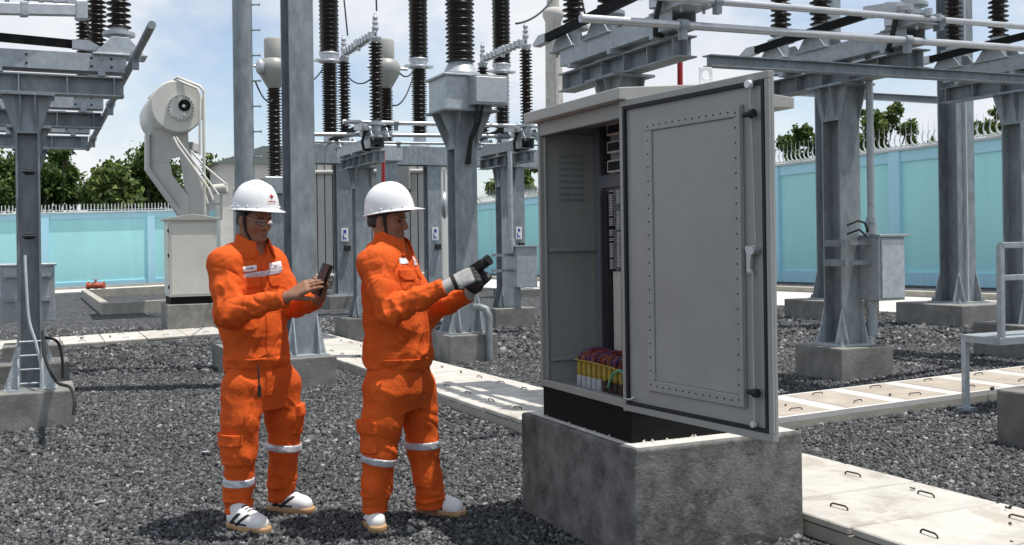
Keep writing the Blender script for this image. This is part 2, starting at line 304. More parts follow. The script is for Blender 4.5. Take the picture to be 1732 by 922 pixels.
# crushed stone lying on the ground, in three grain sizes
def in_path(X, Y):
    v = X*E2.x + Y*E2.y; u = X*E1.x + Y*E1.y
    p1 = (v > 3.08) & (v < 4.08) & (u < 18.9)
    p2 = (u > 5.66) & (u < 6.54) & (v > 4.0) & (v < 12.3)
    p3 = (u > 17.1) & (u < 18.75) & (v < 4.0)
    rd = (v > 12.25)
    return p1 | p2 | p3 | rd
cube = np.array([(-1,-1,-1),(1,-1,-1),(1,1,-1),(-1,1,-1),(-1,-1,1),(1,-1,1),(1,1,1),(-1,1,1)], float)
cf = np.array([(3,2,1,0),(4,5,6,7),(0,1,5,4),(1,2,6,5),(2,3,7,6),(3,0,4,7)])
allv = []
for (y0, y1, dens, size) in ((3.6, 7.2, 3700, 0.0098), (7.2, 12.0, 1800, 0.0128), (12.0, 20.0, 360, 0.023)):
    xm = 0.54 * y1 + 0.2; n = int((y1-y0) * 2*xm * dens)
    X = RNG.uniform(-xm, xm, n); Y = RNG.uniform(y0, y1, n); ok = (np.abs(X) < 0.53*Y + 0.2) & (~in_path(X, Y) | ((RNG.random(n) < 0.0010) & (X*E2.x + Y*E2.y < 12)))
    X = X[ok]; Y = Y[ok]; n = len(X)
    sz = size * RNG.lognormal(0, 0.24, (n,1)) * RNG.uniform(0.62, 1.25, (n,3)); sz[:,2] *= 0.75
    q = RNG.normal(size=(n,4)); q /= np.linalg.norm(q, axis=1, keepdims=True); w, x, y, z = q.T
    Rm = np.stack([np.stack([1-2*(y*y+z*z), 2*(x*y-z*w), 2*(x*z+y*w)], -1), np.stack([2*(x*y+z*w), 1-2*(x*x+z*z), 2*(y*z-x*w)], -1), np.stack([2*(x*z-y*w), 2*(y*z+x*w), 1-2*(x*x+y*y)], -1)], 1)
    vv = (cube[None] * RNG.uniform(0.45, 1.15, (n,8,3))) * sz[:,None,:]
    vv = np.einsum('nij,nkj->nki', Rm, vv)
    vv[:,:,0] += X[:,None]; vv[:,:,1] += Y[:,None]; vv[:,:,2] += (SLOPE*X + size*RNG.uniform(-0.1, 0.9, n) + 0.088*in_path(X, Y))[:,None]
    allv.append(vv)
vv = np.concatenate(allv); n = len(vv)
me = bpy.data.meshes.new('gravel'); me.vertices.add(n*8); me.vertices.foreach_set('co', vv.reshape(-1).astype(np.float32))
fi = (cf[None] + (np.arange(n)*8)[:,None,None]).reshape(-1).astype(np.int32)
me.loops.add(len(fi)); me.loops.foreach_set('vertex_index', fi); me.polygons.add(n*6); me.polygons.foreach_set('loop_start', np.arange(0, n*24, 4, dtype=np.int32))
me.update(calc_edges=True)
stuff(link('gravel', me, 'stone'))

# ---- cable trench paths: a low wall on each side carrying concrete cover slabs with two bar handles
def handle_mesh():
    m = MB(); m.tube([(-0.050,0,-0.005),(-0.048,0,0.010),(-0.036,0,0.017),(0.036,0,0.017),(0.048,0,0.010),(0.050,0,-0.005)], 0.0044, 6); return m.mesh('lifting_handle')
HM = handle_mesh(); HM.materials.append(mat('rusty_bar', (0.05,0.034,0.025), 0.8, 0, 0.5, 40))
def slab_mesh(L, Wd, T, mt):
    m = MB(); m.box((-L/2, -Wd/2, 0), (L/2, Wd/2, T)); me = m.mesh('cover_slab'); me.materials.append(MT[mt]); return me
def trench(name, axis, a0, a1, c0, c1, pitch, top=0.085, joint=None):
    """axis 'u': runs along E1 with v in c0..c1; axis 'v': runs along E2 with u in c0..c1"""
    rz = TH + (math.pi/2 if axis == 'u' else 0)
    mid = (c0 + c1)/2; Wd = abs(c1 - c0)
    org = UV(a0, mid) if axis == 'u' else UV(mid, a0)
    far = UV(a1, mid) if axis == 'u' else UV(mid, a1)
    k = (far.z - org.z) / (a1 - a0)                              # fall along the run
    m = MB(); L = a1 - a0
    for s_ in (-1, 1):
        y0 = s_*(Wd/2 - 0.06); y1 = s_*Wd/2
        m.box((0, min(y0,y1), -0.2), (L, max(y0,y1), top - 0.035))
    m.box((0, -Wd/2 + 0.06, -0.2), (L, Wd/2 - 0.06, top - 0.06))
    m.v = [(x, y, z + k*x) for x, y, z in m.v]
    tr = struct(m.build(name, 'kerb')); tr.location = org; tr.rotation_euler = (0,0,rz)
    if joint:
        for s_ in (-1, 1):
            em = MB(); y0 = s_*(Wd/2 - 0.036); y1 = s_*Wd/2; em.box((0, min(y0,y1), top - 0.0345), (L, max(y0,y1), top + 0.002)); em.v = [(x, y, z + k*x) for x, y, z in em.v]; em.build('cement_edge', 'mortar', tr)
    n = int(L / pitch); jw = joint or 0.012; sm = slab_mesh(pitch - jw, Wd - (0.004 if not joint else 0.08), 0.035, 'slab' if not joint else 'slab_tan')
    if joint:                                                       # broad white cement joints between the slabs and along both edges
        jm = MB(); jm.box((-joint/2 + 0.004, -Wd/2 + 0.037, 0), (joint/2 - 0.004, Wd/2 - 0.037, 0.036)); jme = jm.mesh('cement_joint'); jme.materials.append(MT['mortar'])
    for i in range(n):
        x = (i + 0.5)*pitch
        o = bpy.data.objects.new('cover_slab', sm); COL.objects.link(o); o.parent = tr
        o.location = (x, random.uniform(-0.006, 0.006), k*x + top - 0.035 + random.uniform(0.001, 0.006)); o.rotation_euler = (0, -math.atan(k), random.uniform(-0.008, 0.008))
        b_ = o.modifiers.new('bevel', 'BEVEL'); b_.width = 0.006; b_.segments = 1
        if joint:
            jo = bpy.data.objects.new('cement_joint', jme); COL.objects.link(jo); jo.parent = tr; jo.location = (i*pitch, 0, k*i*pitch + top - 0.035); jo.rotation_euler = (0, -math.atan(k), 0)
        for s_ in (-1, 1):
            h = bpy.data.objects.new('lifting_handle', HM); COL.objects.link(h); h.parent = o
            h.location = (random.uniform(-0.02, 0.02), s_*Wd*0.29, 0.035); h.rotation_euler = (0, 0, random.uniform(-0.25, 0.25))
    return tr
trench('cable_trench_path', 'u', 0.4, 17.2, 3.13, 4.03, 0.50)
trench('cable_trench_path', 'v', 4.06, 12.2, 5.72, 6.47, 0.58, joint=0.15)
trench('cable_trench_path', 'v', -9.0, 3.10, 17.15, 18.65, 0.62)

# ---- concrete road along the walls
q = G(92, 490); uL = q.x*E1.x + q.y*E1.y
q = G(1330, 476); vR = q.x*E2.x + q.y*E2.y
def strip(name, u0, u1, v0, v1, z, mt, th=0.25):
    m = MB(); c_ = [UV(u0,v0,z), UV(u0,v1,z), UV(u1,v1,z), UV(u1,v0,z)]
    m.add(c_ + [p - Vector((0,0,th)) for p in c_], [(0,1,2,3),(7,6,5,4),(0,4,5,1),(1,5,6,2),(2,6,7,3),(3,7,4,0)]); return struct(m.build(name, mt))
strip('road', -4, uL - 1.0, 12.3, vR - 3.6, 0.035, 'road')
strip('kerb', -4, uL - 1.0, vR - 3.6, vR - 3.35, 0.14, 'kerb')
strip('road', uL - 6.5, uL - 2.2, -30, 12.25, 0.035, 'road')
strip('kerb', uL - 2.2, uL - 1.95, -30, 12.25, 0.14, 'kerb')

# ---- perimeter walls
def wall(label, org, rz, bay, nb, H, k, spike, T=0.22):
    w = thing('perimeter_wall', label, 'wall', org, rz)
    def sh(m): m.v = [(x, y, z + k*x) for x, y, z in m.v]; return m
    for i in range(nb):
        x0 = i*bay
        sh(MB().box((x0 + 0.17, 0, 0.30), (x0 + bay - 0.17, 0.10, H - 0.26))).build('wall_panel', 'cyan', w)
        sh(MB().box((x0 + 0.17, 0.02, -0.5), (x0 + bay - 0.17, 0.155, 0.30))).build('plinth_band', 'cyan_frame', w)
        sh(MB().box((x0 + 0.17, 0.02, H - 0.26), (x0 + bay - 0.17, 0.155, H))).build('top_band', 'cyan_frame', w)
    for i in range(nb + 1):
        sh(MB().box((i*bay - 0.17, -0.05, -0.5), (i*bay + 0.17, 0.20, H))).build('pillar', 'cyan_frame', w)
    sh(MB().box((-0.2, -0.08, H), (nb*bay + 0.2, 0.23, H + 0.07))).build('coping', 'coping', w, 0.01)
    m = MB()
    if spike == 'picket':
        n = int(nb*bay/0.15)
        for j in range(n):
            x = j*0.15; m.box((x - 0.02, 0.05, H + 0.05), (x + 0.02, 0.075, H + 0.42)); 
        m.box((0, 0.052, H + 0.13), (nb*bay, 0.08, H + 0.16))
    else:
        n = int(nb*bay/0.17)
        for j in range(n):
            x = j*0.17
            m.cyl((x, 0.06, H + 0.05), (x, 0.06, H + 0.62), 0.010, 0.003, 5)
            arc = [(x + 0.16*math.sin(a)*0.9, 0.06 + 0.05*math.sin(a), H + 0.10 + 0.17*(1 - math.cos(a))) for a in np.linspace(0, 2.5, 7)]
            m.tube(arc, [0.014,0.017,0.019,0.018,0.016,0.012,0.005], 5)
        m.box((0, 0.05, H + 0.10), (nb*bay, 0.07, H + 0.13))
    stuff(sh(m).build('spike_railing', 'coping', w)); return w
cor = UV(uL, vR)
p1545 = G(1545, 480); t_ = (p1545.x - cor.x)*-E1.x + (p1545.y - cor.y)*-E1.y
bayR = 4.4; nR = 12; off = math.ceil(t_/bayR)*bayR - t_
wall('long turquoise wall topped with a row of curly white spikes', UV(uL - nR*bayR + off, vR), TH + math.pi/2, bayR, nR, 3.18, SLOPE*E1.x, 'curl')
wall('bright turquoise panelled wall topped with straight pickets behind the oil pit', cor, TH + math.pi, 4.62, 9, 3.50, -SLOPE*E2.x, 'picket')

# ---- trees behind the walls
def tree(label, base, h, clumps, leaf, nl, lm, group, trunk=0.13):
    """clumps: (dx, dy, z, radius) of the leafy masses; limbs run to each of them from the trunk"""
    tr = thing('tree', label, 'tree', base, random.uniform(0, 0.4), group)
    m = MB(); zs = min(c_[2] - c_[3] for c_ in clumps); zs = max(0.8, zs * 0.75); top = Vector((0.1, 0.05, zs))
    m.tube([(0,0,-0.3), (0.04,0.02,zs*0.5), top], [trunk*1.2, trunk, trunk*0.8], 8)
    for (dx, dy, z, r) in clumps:
        e_ = Vector((dx, dy, z)); mid_ = top.lerp(e_, 0.5) + Vector((random.uniform(-.15,.15), random.uniform(-.15,.15), -0.12*(e_ - top).length))
        m.tube([top, mid_, e_], [trunk*0.55, trunk*0.38, trunk*0.12], 6)
        for _ in range(5):
            a = Vector(RNG.normal(size=3)).normalized() * r * 0.85; m.tube([e_.lerp(mid_, 0.3), e_ + a*0.5, e_ + a], [trunk*0.14, trunk*0.10, trunk*0.04], 4)
    m.build('trunk', 'bark', tr)
    tot = sum(c_[3]**2 for c_ in clumps); V = []
    for (dx, dy, z, r) in clumps:
        n = int(nl * r*r / tot); ns = max(6, int(n/30)); 
        d = RNG.normal(size=(ns,3)); d /= np.linalg.norm(d, axis=1, keepdims=True); sc_ = d * (r * RNG.uniform(0.35, 1.05, (ns,1))); sc_[:,2] *= 0.85
        cc = sc_[RNG.integers(0, ns, n)] + RNG.normal(size=(n,3)) * r * 0.20 + np.array([dx,dy,z])
        V.append(cc)
    cc = np.concatenate(V); n = len(cc)
    a = RNG.normal(size=(n,3)); a[:,2] -= 0.3; a /= np.linalg.norm(a, axis=1, keepdims=True); b_ = np.cross(a, RNG.normal(size=(n,3)) + np.array([0,0,1.2])); b_ /= np.linalg.norm(b_, axis=1, keepdims=True) + 1e-9
    L = leaf * RNG.uniform(0.6, 1.35, (n,1)); q_ = np.stack([cc - a*L*0.5, cc + b_*L*0.27, cc + a*L*0.5, cc - b_*L*0.27], 1)
    me = bpy.data.meshes.new('crown'); me.vertices.add(n*4); me.vertices.foreach_set('co', q_.reshape(-1).astype(np.float32))
    me.loops.add(n*4); me.loops.foreach_set('vertex_index', np.arange(n*4, dtype=np.int32)); me.polygons.add(n); me.polygons.foreach_set('loop_start', np.arange(0, n*4, 4, dtype=np.int32)); me.update(calc_edges=True)
    link('crown', me, lm, tr); return tr
def tree_px(label, px, Y, clumps_px, leaf, nl, lm, group, trunk=0.13):
    leaf *= 0.72; nl = int(nl*2.1)
    base = GY(px, Y); cl = []
    for (x, y, r) in clumps_px:
        p = P(x, y, Y); cl.append((p.x - base.x, random.uniform(-0.8, 0.8), p.z - base.z, r*Y/FPX))
    return tree(label, base, 0, cl, leaf, nl, lm, group, trunk)
GL = 'trees beyond the picket topped wall'; GR = 'trees beyond the spike topped wall'
tree_px('dark bushy tree cut off beside the steel post by the pit', 8, 56, [(-8,305,42),(12,285,30),(-20,330,40),(18,325,34)], 0.42, 2600, 'leaf', GL, 0.22)
tree_px('round green tree with a loose tuft above the picket topped wall', 92, 57, [(75,300,34),(105,295,28),(95,325,36),(117,332,17),(60,330,30),(92,268,18),(110,262,12)], 0.40, 3200, 'leaf', GL, 0.2)
tree_px('yellowish leafed tree between the round tree and the conservator', 165, 54, [(168,318,22),(190,303,26),(154,336,15),(200,330,34),(180,335,30)], 0.55, 2600, 'leaf_light', GL, 0.2)
tree_px('dense dark green tree behind the conservator stand', 240, 58, [(215,300,32),(245,285,36),(275,295,34),(230,325,40),(270,330,40),(255,262,18)], 0.42, 4200, 'leaf', GL, 0.25)
tree_px('small dark tree showing between the pipes and the round column', 372, 56, [(360,285,22),(385,295,24),(365,320,30),(395,325,26),(345,330,26)], 0.42, 2200, 'leaf_light', GL, 0.18)
tree_px('leafy tree showing low between the breaker post and the grey cabinet', 872, 58, [(860,290,22),(885,305,18),(850,320,22),(880,280,16),(905,272,14),(768,300,16),(760,330,18),(895,325,14)], 0.55, 1500, 'leaf_light', GL, 0.15)
tree_px('small leafy tree above the spikes beside the open cabinet door', 1362, 33, [(1362,238,20),(1378,222,17),(1350,250,16),(1392,245,18),(1375,262,20)], 0.24, 1300, 'leaf', GR, 0.08)
tree_px('open crowned tree above the spikes beside the drive pipe', 1495, 33, [(1462,215,20),(1500,205,18),(1510,188,12),(1528,215,16),(1490,235,24),(1465,240,20),(1535,240,12),(1470,190,9)], 0.24, 2000, 'leaf_light', GR, 0.09)
tree_px('thin twiggy tree touching the lone tall gantry column', 1592, 33, [(1590,215,10),(1600,232,12),(1582,240,10)], 0.2, 360, 'leaf_light', GR, 0.05)
tree_px('sparse pale tree between the lone tall column and the dark post', 1660, 32, [(1660,195,12),(1648,215,14),(1672,215,14),(1655,235,14),(1690,215,14)], 0.2, 700, 'leaf_light', GR, 0.06)
tree_px('dark tree half hidden by the dark post behind the platform', 1742, 31, [(1735,185,14),(1745,215,22),(1735,235,16)], 0.22, 900, 'leaf', GR, 0.08)

# ================================================================== CONTROL CABINET ON ITS PLINTH
P0 = Vector((0.488, 4.25, 0))
pl_top = 0.505
m = MB(); m.box((0, 0, -0.62), (0.885, 1.09, 0))
pln = thing('concrete_plinth', 'big rough cement block carrying the open grey cabinet', 'plinth', (P0.x, P0.y, pl_top), TH)
o = m.build('block', 'concrete_plinth', pln, 0.014, 3)
m = MB(); m.box((0.030, 0.022, -0.002), (0.855, 1.06, 0.005)); m.build('mortar_bed', 'mortar', pln, 0.004, 2)
m = MB(); rr = random.Random(3)                                        # crumbs of cement bedding round the cabinet foot
for k in range(34):
    if k < 14: p = Vector((rr.uniform(0.034, 0.050), rr.uniform(0.1, 0.95), 0.004))
    else: p = Vector((rr.uniform(0.05, 0.42), rr.uniform(0.078, 0.10), 0.004))
    r = rr.uniform(0.003, 0.009); h_ = r*rr.uniform(0.5, 3.0); n_ = 5
    ring_ = [p + Vector((math.cos(6.283*q/n_)*r*rr.uniform(0.7, 2.4), math.sin(6.283*q/n_)*r*rr.uniform(0.6, 1.3), 0)) for q in range(n_)]
    m.add(ring_ + [p + Vector((rr.uniform(-r, r), 0, h_))], [(q, (q+1) % n_, n_) for q in range(n_)])
stuff(m.build('cement_crumbs', 'slab', pln))

CW, CD, CZ0, CZ1 = 0.85, 0.78, 0.15, 1.456
Cc = P0 + E2*0.05 + E1*0.10
cab = thing('control_cabinet', 'large grey metal control cabinet with its door swung open showing wiring', 'cabinet', (Cc.x, Cc.y, pl_top), TH)
m = MB(); m.box((0.006, 0.006, 0), (CD - 0.006, CW - 0.006, CZ0)); m.build('base_frame', 'black', cab, 0.004)
m = MB(); m.box((0.02, CW - 0.018, CZ0), (CD, CW, CZ1)); m.build('end_wall', 'paint_grey', cab, 0.003)
m = MB(); m.box((0.02, 0, CZ0), (CD, 0.018, CZ1)); m.build('near_wall', 'paint_grey', cab, 0.003)
m = MB(); m.box((CD - 0.018, 0.018, CZ0), (CD - 0.001, CW - 0.018, CZ1 - 0.02)); m.build('back_wall', 'paint_inner', cab)
m = MB(); m.box((0.03, 0.018, CZ0 + 0.004), (CD - 0.018, CW - 0.018, CZ0 + 0.016)); m.build('floor_plate', 'paint_inner', cab)
m = MB(); m.box((0.03, 0.018, CZ1 - 0.02), (CD - 0.018, CW - 0.018, CZ1 - 0.006)); m.build('ceiling_plate', 'paint_inner', cab)
m = MB()
m.box((-0.004, 0, CZ0), (0.02, 0.052, CZ1)); m.box((-0.004, CW - 0.022, CZ0), (0.02, CW, CZ1))
m.box((-0.002, 0.052, CZ1 - 0.066), (0.018, CW - 0.022, CZ1)); m.box((-0.002, 0.052, CZ0), (0.018, CW - 0.022, CZ0 + 0.035))
m.box((0.018, CW - 0.034, CZ0 + 0.035), (0.030, CW - 0.018, CZ1 - 0.066)); m.box((0.018, 0.052, CZ0 + 0.02), (0.034, CW - 0.022, CZ0 + 0.028))
m.build('door_frame', 'paint_grey', cab, 0.003)
m = MB(); zr = CZ1; x0, x1 = -0.062, 0.862
m.prism([(x0, -0.042, zr), (x0, -0.042, zr + 0.050), ((x0+x1)/2, -0.042, zr + 0.088), (x1, -0.042, zr + 0.050), (x1, -0.042, zr)], (0, 0.042 + CW + 0.035, 0))
m.build('roof', 'paint_roof', cab, 0.004, 2)
m = MB(); m.box((0.0, 0.0, CZ1 - 0.03), (CD, 0.003, CZ1 + 0.001)); m.build('drip_rail', 'paint_roof', cab)
# lifting eye: plate with a round hole, on an angled foot
def ring_plate(w, h, r, cz, t):
    m = MB(); n = 24; out = []; inn = []
    for i in range(n):
        a = 2*math.pi*i/n; ca, sa = math.cos(a), math.sin(a); inn.append((r*ca, r*sa + cz))
        s_ = min((w/2)/abs(ca) if abs(ca) > 1e-6 else 9, ((h - cz) if sa > 0 else cz)/abs(sa) if abs(sa) > 1e-6 else 9); out.append((s_*ca, s_*sa + cz))
    v = [(x, 0, z) for x, z in out] + [(x, 0, z) for x, z in inn] + [(x, t, z) for x, z in out] + [(x, t, z) for x, z in inn]
    f = []
    for i in range(n):
        j = (i+1) % n; f += [(i, j, n+j, n+i), (2*n+j, 2*n+i, 3*n+i, 3*n+j), (j, i, 2*n+i, 2*n+j), (n+i, n+j, 3*n+j, 3*n+i)]
    m.add(v, f); return m
m = ring_plate(0.066, 0.088, 0.019, 0.056, 0.008); m.box((-0.033, -0.03, -0.006), (0.033, 0.0, 0.004))
o = m.build('lifting_eye', 'white', cab, 0.002); o.location = (0.432, 0.03, zr + 0.086); o.rotation_euler = (0, 0, -0.1)
m = ring_plate(0.066, 0.088, 0.019, 0.056, 0.008); o = m.build('lifting_eye', 'white', cab, 0.002); o.location = (0.432, 0.78, zr + 0.086)

def lz(py, Y): return (407.5 - py)*Y/FPX + HC - pl_top
# inside: ribs and louvres on the end wall
m = MB()
for z in (lz(420, 5.2), lz(602, 5.2)): m.box((0.04, CW - 0.040, z - 0.012), (0.30, CW - 0.018, z + 0.006)).cut()
m.box((0.03, CW - 0.03, lz(232, 5.2)), (0.30, CW - 0.018, lz(227, 5.2))).cut()
m.build_each('wall_rib', 'paint_inner', cab, 0.002)
for c_ in range(2):
    for k in range(8):
        m = MB(); z = lz(262 + k*10.5, 5.2); xx = 0.135 + c_*0.075
        m.prism([(xx - 0.032, CW - 0.0185, z), (xx - 0.032, CW - 0.030, z - 0.002), (xx - 0.032, CW - 0.0185, z - 0.016)], (0.064, 0, 0)); m.build('louvre', 'paint_inner', cab)
# mounting plate with ducts, relays and terminal strips
XP = 0.335
m = MB(); m.box((XP, 0.06, CZ0 + 0.02), (XP + 0.006, CW - 0.02, CZ1 - 0.025)); m.build('mounting_plate', 'paint_inner', cab)
MT['lilac'] = mat('lilac_grey_frame', (0.17, 0.17, 0.20), 0.5, 0, 0.08); MT['duct'] = mat('dark_slotted_duct', (0.035, 0.036, 0.042), 0.6, 0, 0.1)
m = MB(); m.box((XP - 0.03, CW - 0.085, CZ0 + 0.02), (XP, CW - 0.02, CZ1 - 0.03)); m.build('rack_upright', 'lilac', cab, 0.002)
m = MB(); m.box((XP - 0.028, 0.10, lz(318, 5.15)), (XP, CW - 0.085, lz(296, 5.15))); m.build('rack_rail', 'lilac', cab, 0.002)
def duct(y0, y1, z0, z1, pitch=0.011):
    m = MB(); m.box((XP - 0.034, y0, z0), (XP, y1, z1)); n = int((z1 - z0)/pitch)
    for i in range(n): m.box((XP - 0.044, y0 + 0.004, z0 + i*pitch), (XP - 0.034, y1 - 0.004, z0 + i*pitch + pitch*0.55))
    return m.build('cable_duct', 'duct', cab)
duct(0.675, 0.755, lz(600, 5.1), lz(322, 5.1)); duct(0.700, 0.755, lz(292, 5.1), lz(205, 5.1)); duct(0.44, 0.50, lz(600, 4.95), lz(322, 4.95))
m = MB(); m.box((XP - 0.012, 0.45, lz(300, 5.05)), (XP, 0.690, lz(195, 5.05))); m.build('relay_panel', 'paint_inner', cab)
for (a, b_) in ((228, 208), (258, 238), (291, 270)):
    m = MB(); m.box((XP - 0.06, 0.48, lz(a, 5.0)), (XP - 0.012, 0.645, lz(b_, 5.0))); o = m.build('relay', 'pale_paint', cab, 0.003)
    m = MB(); m.box((XP - 0.064, 0.495, lz(a - 3, 5.0)), (XP - 0.060, 0.63, lz(b_ + 3, 5.0))); m.build('relay_window', 'glass', o)
# terminal strips: white markers, blue terminals
def strip_of(y0, y1, py0, py1, n, mt, mt2, nm):
    z0 = lz(py1, 5.05); z1 = lz(py0, 5.05); m = MB(); m.box((XP - 0.02, y0, z0), (XP, y1, z1)); base = m.build(nm, 'alu' if mt != 'blue' else 'blue', cab)
    m2 = MB(); dz = (z1 - z0)/n
    for i in range(n):
        if rr.random() < 0.12: continue
        m2.box((XP - 0.05, y0 + 0.006, z0 + i*dz + 0.001), (XP - 0.02, y1 - 0.006, z0 + (i + 0.78)*dz))
    m2.build('terminals', mt2, base)
strip_of(0.610, 0.655, 322, 382, 22, 'white', 'marker', 'terminal_strip'); strip_of(0.610, 0.655, 388, 455, 24, 'white', 'marker', 'terminal_strip')
strip_of(0.540, 0.585, 322, 345, 6, 'blue', 'marker', 'terminal_strip'); strip_of(0.540, 0.585, 350, 388, 10, 'blue', 'marker', 'terminal_strip'); strip_of(0.540, 0.585, 392, 455, 16, 'blue', 'marker', 'terminal_strip')
m = MB(); m.box((XP - 0.022, 0.595, lz(595, 5.0)), (XP - 0.002, 0.665, lz(460, 5.0))); m.build('side_plate', 'pale_paint', cab)
# cable glands standing on the floor, each with its sleeve and wires
zf = CZ0 + 0.017; WC = ['wire_orange', 'wire_purple', 'wire_red', 'wire_orange', 'wire_purple', 'wire_red']
for row, xr in ((0, 0.115), (1, 0.185)):
    for k in range(9):
        y = 0.655 - k*0.049 + row*0.02
        if y < 0.22: continue
        low = k > 4 and row == 0
        m = MB(); m.cyl((xr, y, zf), (xr, y, zf + 0.052), 0.0165, 0.0165, 10); g = m.build('cable_gland', 'marker' if not low else 'case', cab)
        m = MB(); m.cyl((xr, y, zf + 0.052), (xr, y, zf + 0.066), 0.0125, 0.0125, 10); m.cyl((xr, y, zf + 0.066), (xr, y, zf + 0.118), 0.0155, 0.0135, 10); m.build('sleeve', 'yellow', g)
        for c_ in range(3):
            mw = MB()
            for q_ in range(3):
                dx, dy = rr.uniform(-0.009, 0.009), rr.uniform(-0.009, 0.009); ye = y + rr.uniform(-0.05, 0.03); zt = zf + rr.uniform(0.125, 0.165)
                cp_ = [Vector((xr + dx, y + dy, zf + 0.115)), Vector((xr + dx*2.5 - 0.015, y + dy*2, zf + 0.165)), Vector((xr + 0.01, (y*2 + ye)/3, zt + 0.03)), Vector((XP - 0.10, ye, zt + 0.03)), Vector((XP - 0.03, ye - 0.01, zt - 0.04))]
                pts_ = []
                for w_ in range(11):
                    lv_ = [p_.copy() for p_ in cp_]; t__ = w_/10
                    while len(lv_) > 1: lv_ = [lv_[i_].lerp(lv_[i_+1], t__) for i_ in range(len(lv_)-1)]
                    pts_.append(lv_[0])
                mw.tube(pts_, 0.0030, 5)
            mw.build('wires', WC[(k + c_*2 + row) % 6], g)
m = MB(); m.tube([(0.095, 0.67, zf + 0.125), (0.09, 0.5, zf + 0.128), (0.088, 0.30, zf + 0.122), (0.085, 0.22, zf + 0.115)], 0.004, 6); m.build('tie_wire', 'yellow', cab)
m = MB(); m.tube([(0.08, 0.33, zf + 0.03), (0.075, 0.27, zf + 0.10), (0.07, 0.20, zf + 0.125), (0.06, 0.12, zf + 0.10), (0.03, 0.055, zf + 0.02), (0.0, 0.045, zf - 0.03)], 0.006, 8); m.build('earth_wire', 'wire_green', cab)

# ---- the open door
da = math.atan2(-0.9935, 0.1087); DW, DH = 0.868, CZ1 - CZ0
m = MB(); m.box((0, 0, 0), (DW, 0.016, DH))
for a, b_, c_, d_ in ((0, 0, DW, 0.028), (0, DH - 0.028, DW, DH), (0, 0.028, 0.024, DH - 0.028), (DW - 0.022, 0.028, DW, DH - 0.028)):
    m.box((a, -0.012, b_), (c_, 0.0, d_))
door = m.build('door', 'paint_grey', cab, 0.003, 2); door.location = (-0.022, 0.006, CZ0); door.rotation_euler = (0, 0, da)
def ring(x0, z0, x1, z1, w, y0, y1):
    m = MB(); m.box((x0, y0, z0), (x1, y1, z0 + w)); m.box((x0, y0, z1 - w), (x1, y1, z1)); m.box((x0, y0, z0 + w), (x0 + w, y1, z1 - w)); m.box((x1 - w, y0, z0 + w), (x1, y1, z1 - w)); return m
ring(0.025, 0.029, DW - 0.023, DH - 0.029, 0.0135, -0.014, -0.0005).build('gasket', 'rubber', door)
ring(0.168, 0.102, 0.732, DH - 0.102, 0.044, -0.0115, -0.0005).build('stiffener_frame', 'paint_grey', door, 0.003)
m = MB(); m.box((0.712, -0.022, 0.106), (0.7315, -0.0115, DH - 0.106)); m.build('stiffener_rib', 'paint_grey', door, 0.003)
m = MB(); m.box((0.213, -0.004, 0.147), (0.687, -0.0005, DH - 0.147)); m.build('inner_panel', 'paint_grey', door, 0.001)
rvm = MB(); rvm.cyl((0, -0.0135, 0), (0, -0.0112, 0), 0.0033, 0.0033, 8); rvm = rvm.mesh('rivet'); rvm.materials.append(MT['rubber'])
def dot(x, z): o_ = bpy.data.objects.new('rivet', rvm); COL.objects.link(o_); o_.parent = door; o_.location = (x, 0, z)
nz_ = 20
for i in range(nz_):
    z = 0.13 + (DH - 0.26)*i/(nz_ - 1)
    for x in (0.190, 0.700): dot(x, z)
for i in range(1, 13):
    for z in (0.125, DH - 0.125): dot(0.190 + 0.51*i/13, z)
xr = 0.782
m = MB(); m.tube([(xr, -0.016, 0.045), (xr, -0.016, 0.60)], 0.0046, 8); m.tube([(xr + 0.018, -0.016, 0.70), (xr + 0.012, -0.016, 0.90), (xr, -0.016, 1.262)], 0.0046, 8); m.build('lock_rod', 'paint_roof', door)
m = MB(); m.cyl((xr - 0.002, -0.012, 1.268), (xr - 0.002, -0.030, 1.268), 0.016, 0.014, 14); m.build('rod_roller', 'white', door)
m = MB(); m.cyl((xr - 0.006, -0.012, 0.052), (xr - 0.006, -0.024, 0.052), 0.013, 0.011, 12); m.build('rod_roller', 'pale_paint', door)
for z in (1.160, 0.168):
    m = MB(); m.cyl((xr - 0.022, -0.026, z), (xr + 0.012, -0.028, z), 0.010, 0.010, 10); m.cyl((xr + 0.012, -0.028, z), (xr + 0.030, -0.028, z), 0.016, 0.016, 12); m.cyl((xr, -0.001, z), (xr, -0.028, z), 0.007, 0.007, 8); m.build('rod_guide', 'rubber', door)
m = MB(); m.prism([(xr - 0.03, -0.026, 0.688), (xr + 0.022, -0.026, 0.692), (xr + 0.026, -0.026, 0.668), (xr + 0.002, -0.026, 0.655), (xr - 0.006, -0.026, 0.600), (xr - 0.022, -0.026, 0.600), (xr - 0.022, -0.026, 0.660)], (0, 0.016, 0)); m.cyl((xr + 0.016, -0.001, 0.674), (xr + 0.016, -0.038, 0.674), 0.014, 0.014, 10); m.ell((xr - 0.014, -0.018, 0.600), (0.014, 0.009, 0.016), n=10, m=6); m.build('lock_handle', 'alu', door, 0.002)
m = MB(); m.tube([(0.026, -0.016, 0.052), (0.055, -0.026, 0.052), (0.080, -0.026, 0.058), (0.082, -0.016, 0.066)], 0.0045, 6); m.build('door_hook', 'alu', door)
for z in (CZ0 + 1.16, CZ0 + 0.70, CZ0 + 0.14):
    m = MB(); m.box((-0.019, 0.012, z - 0.03), (-0.004, 0.030, z + 0.03)); m.cyl((-0.014, 0.010, z - 0.032), (-0.014, 0.010, z + 0.032), 0.008, 0.008, 8); m.build('hinge', 'rubber', cab)
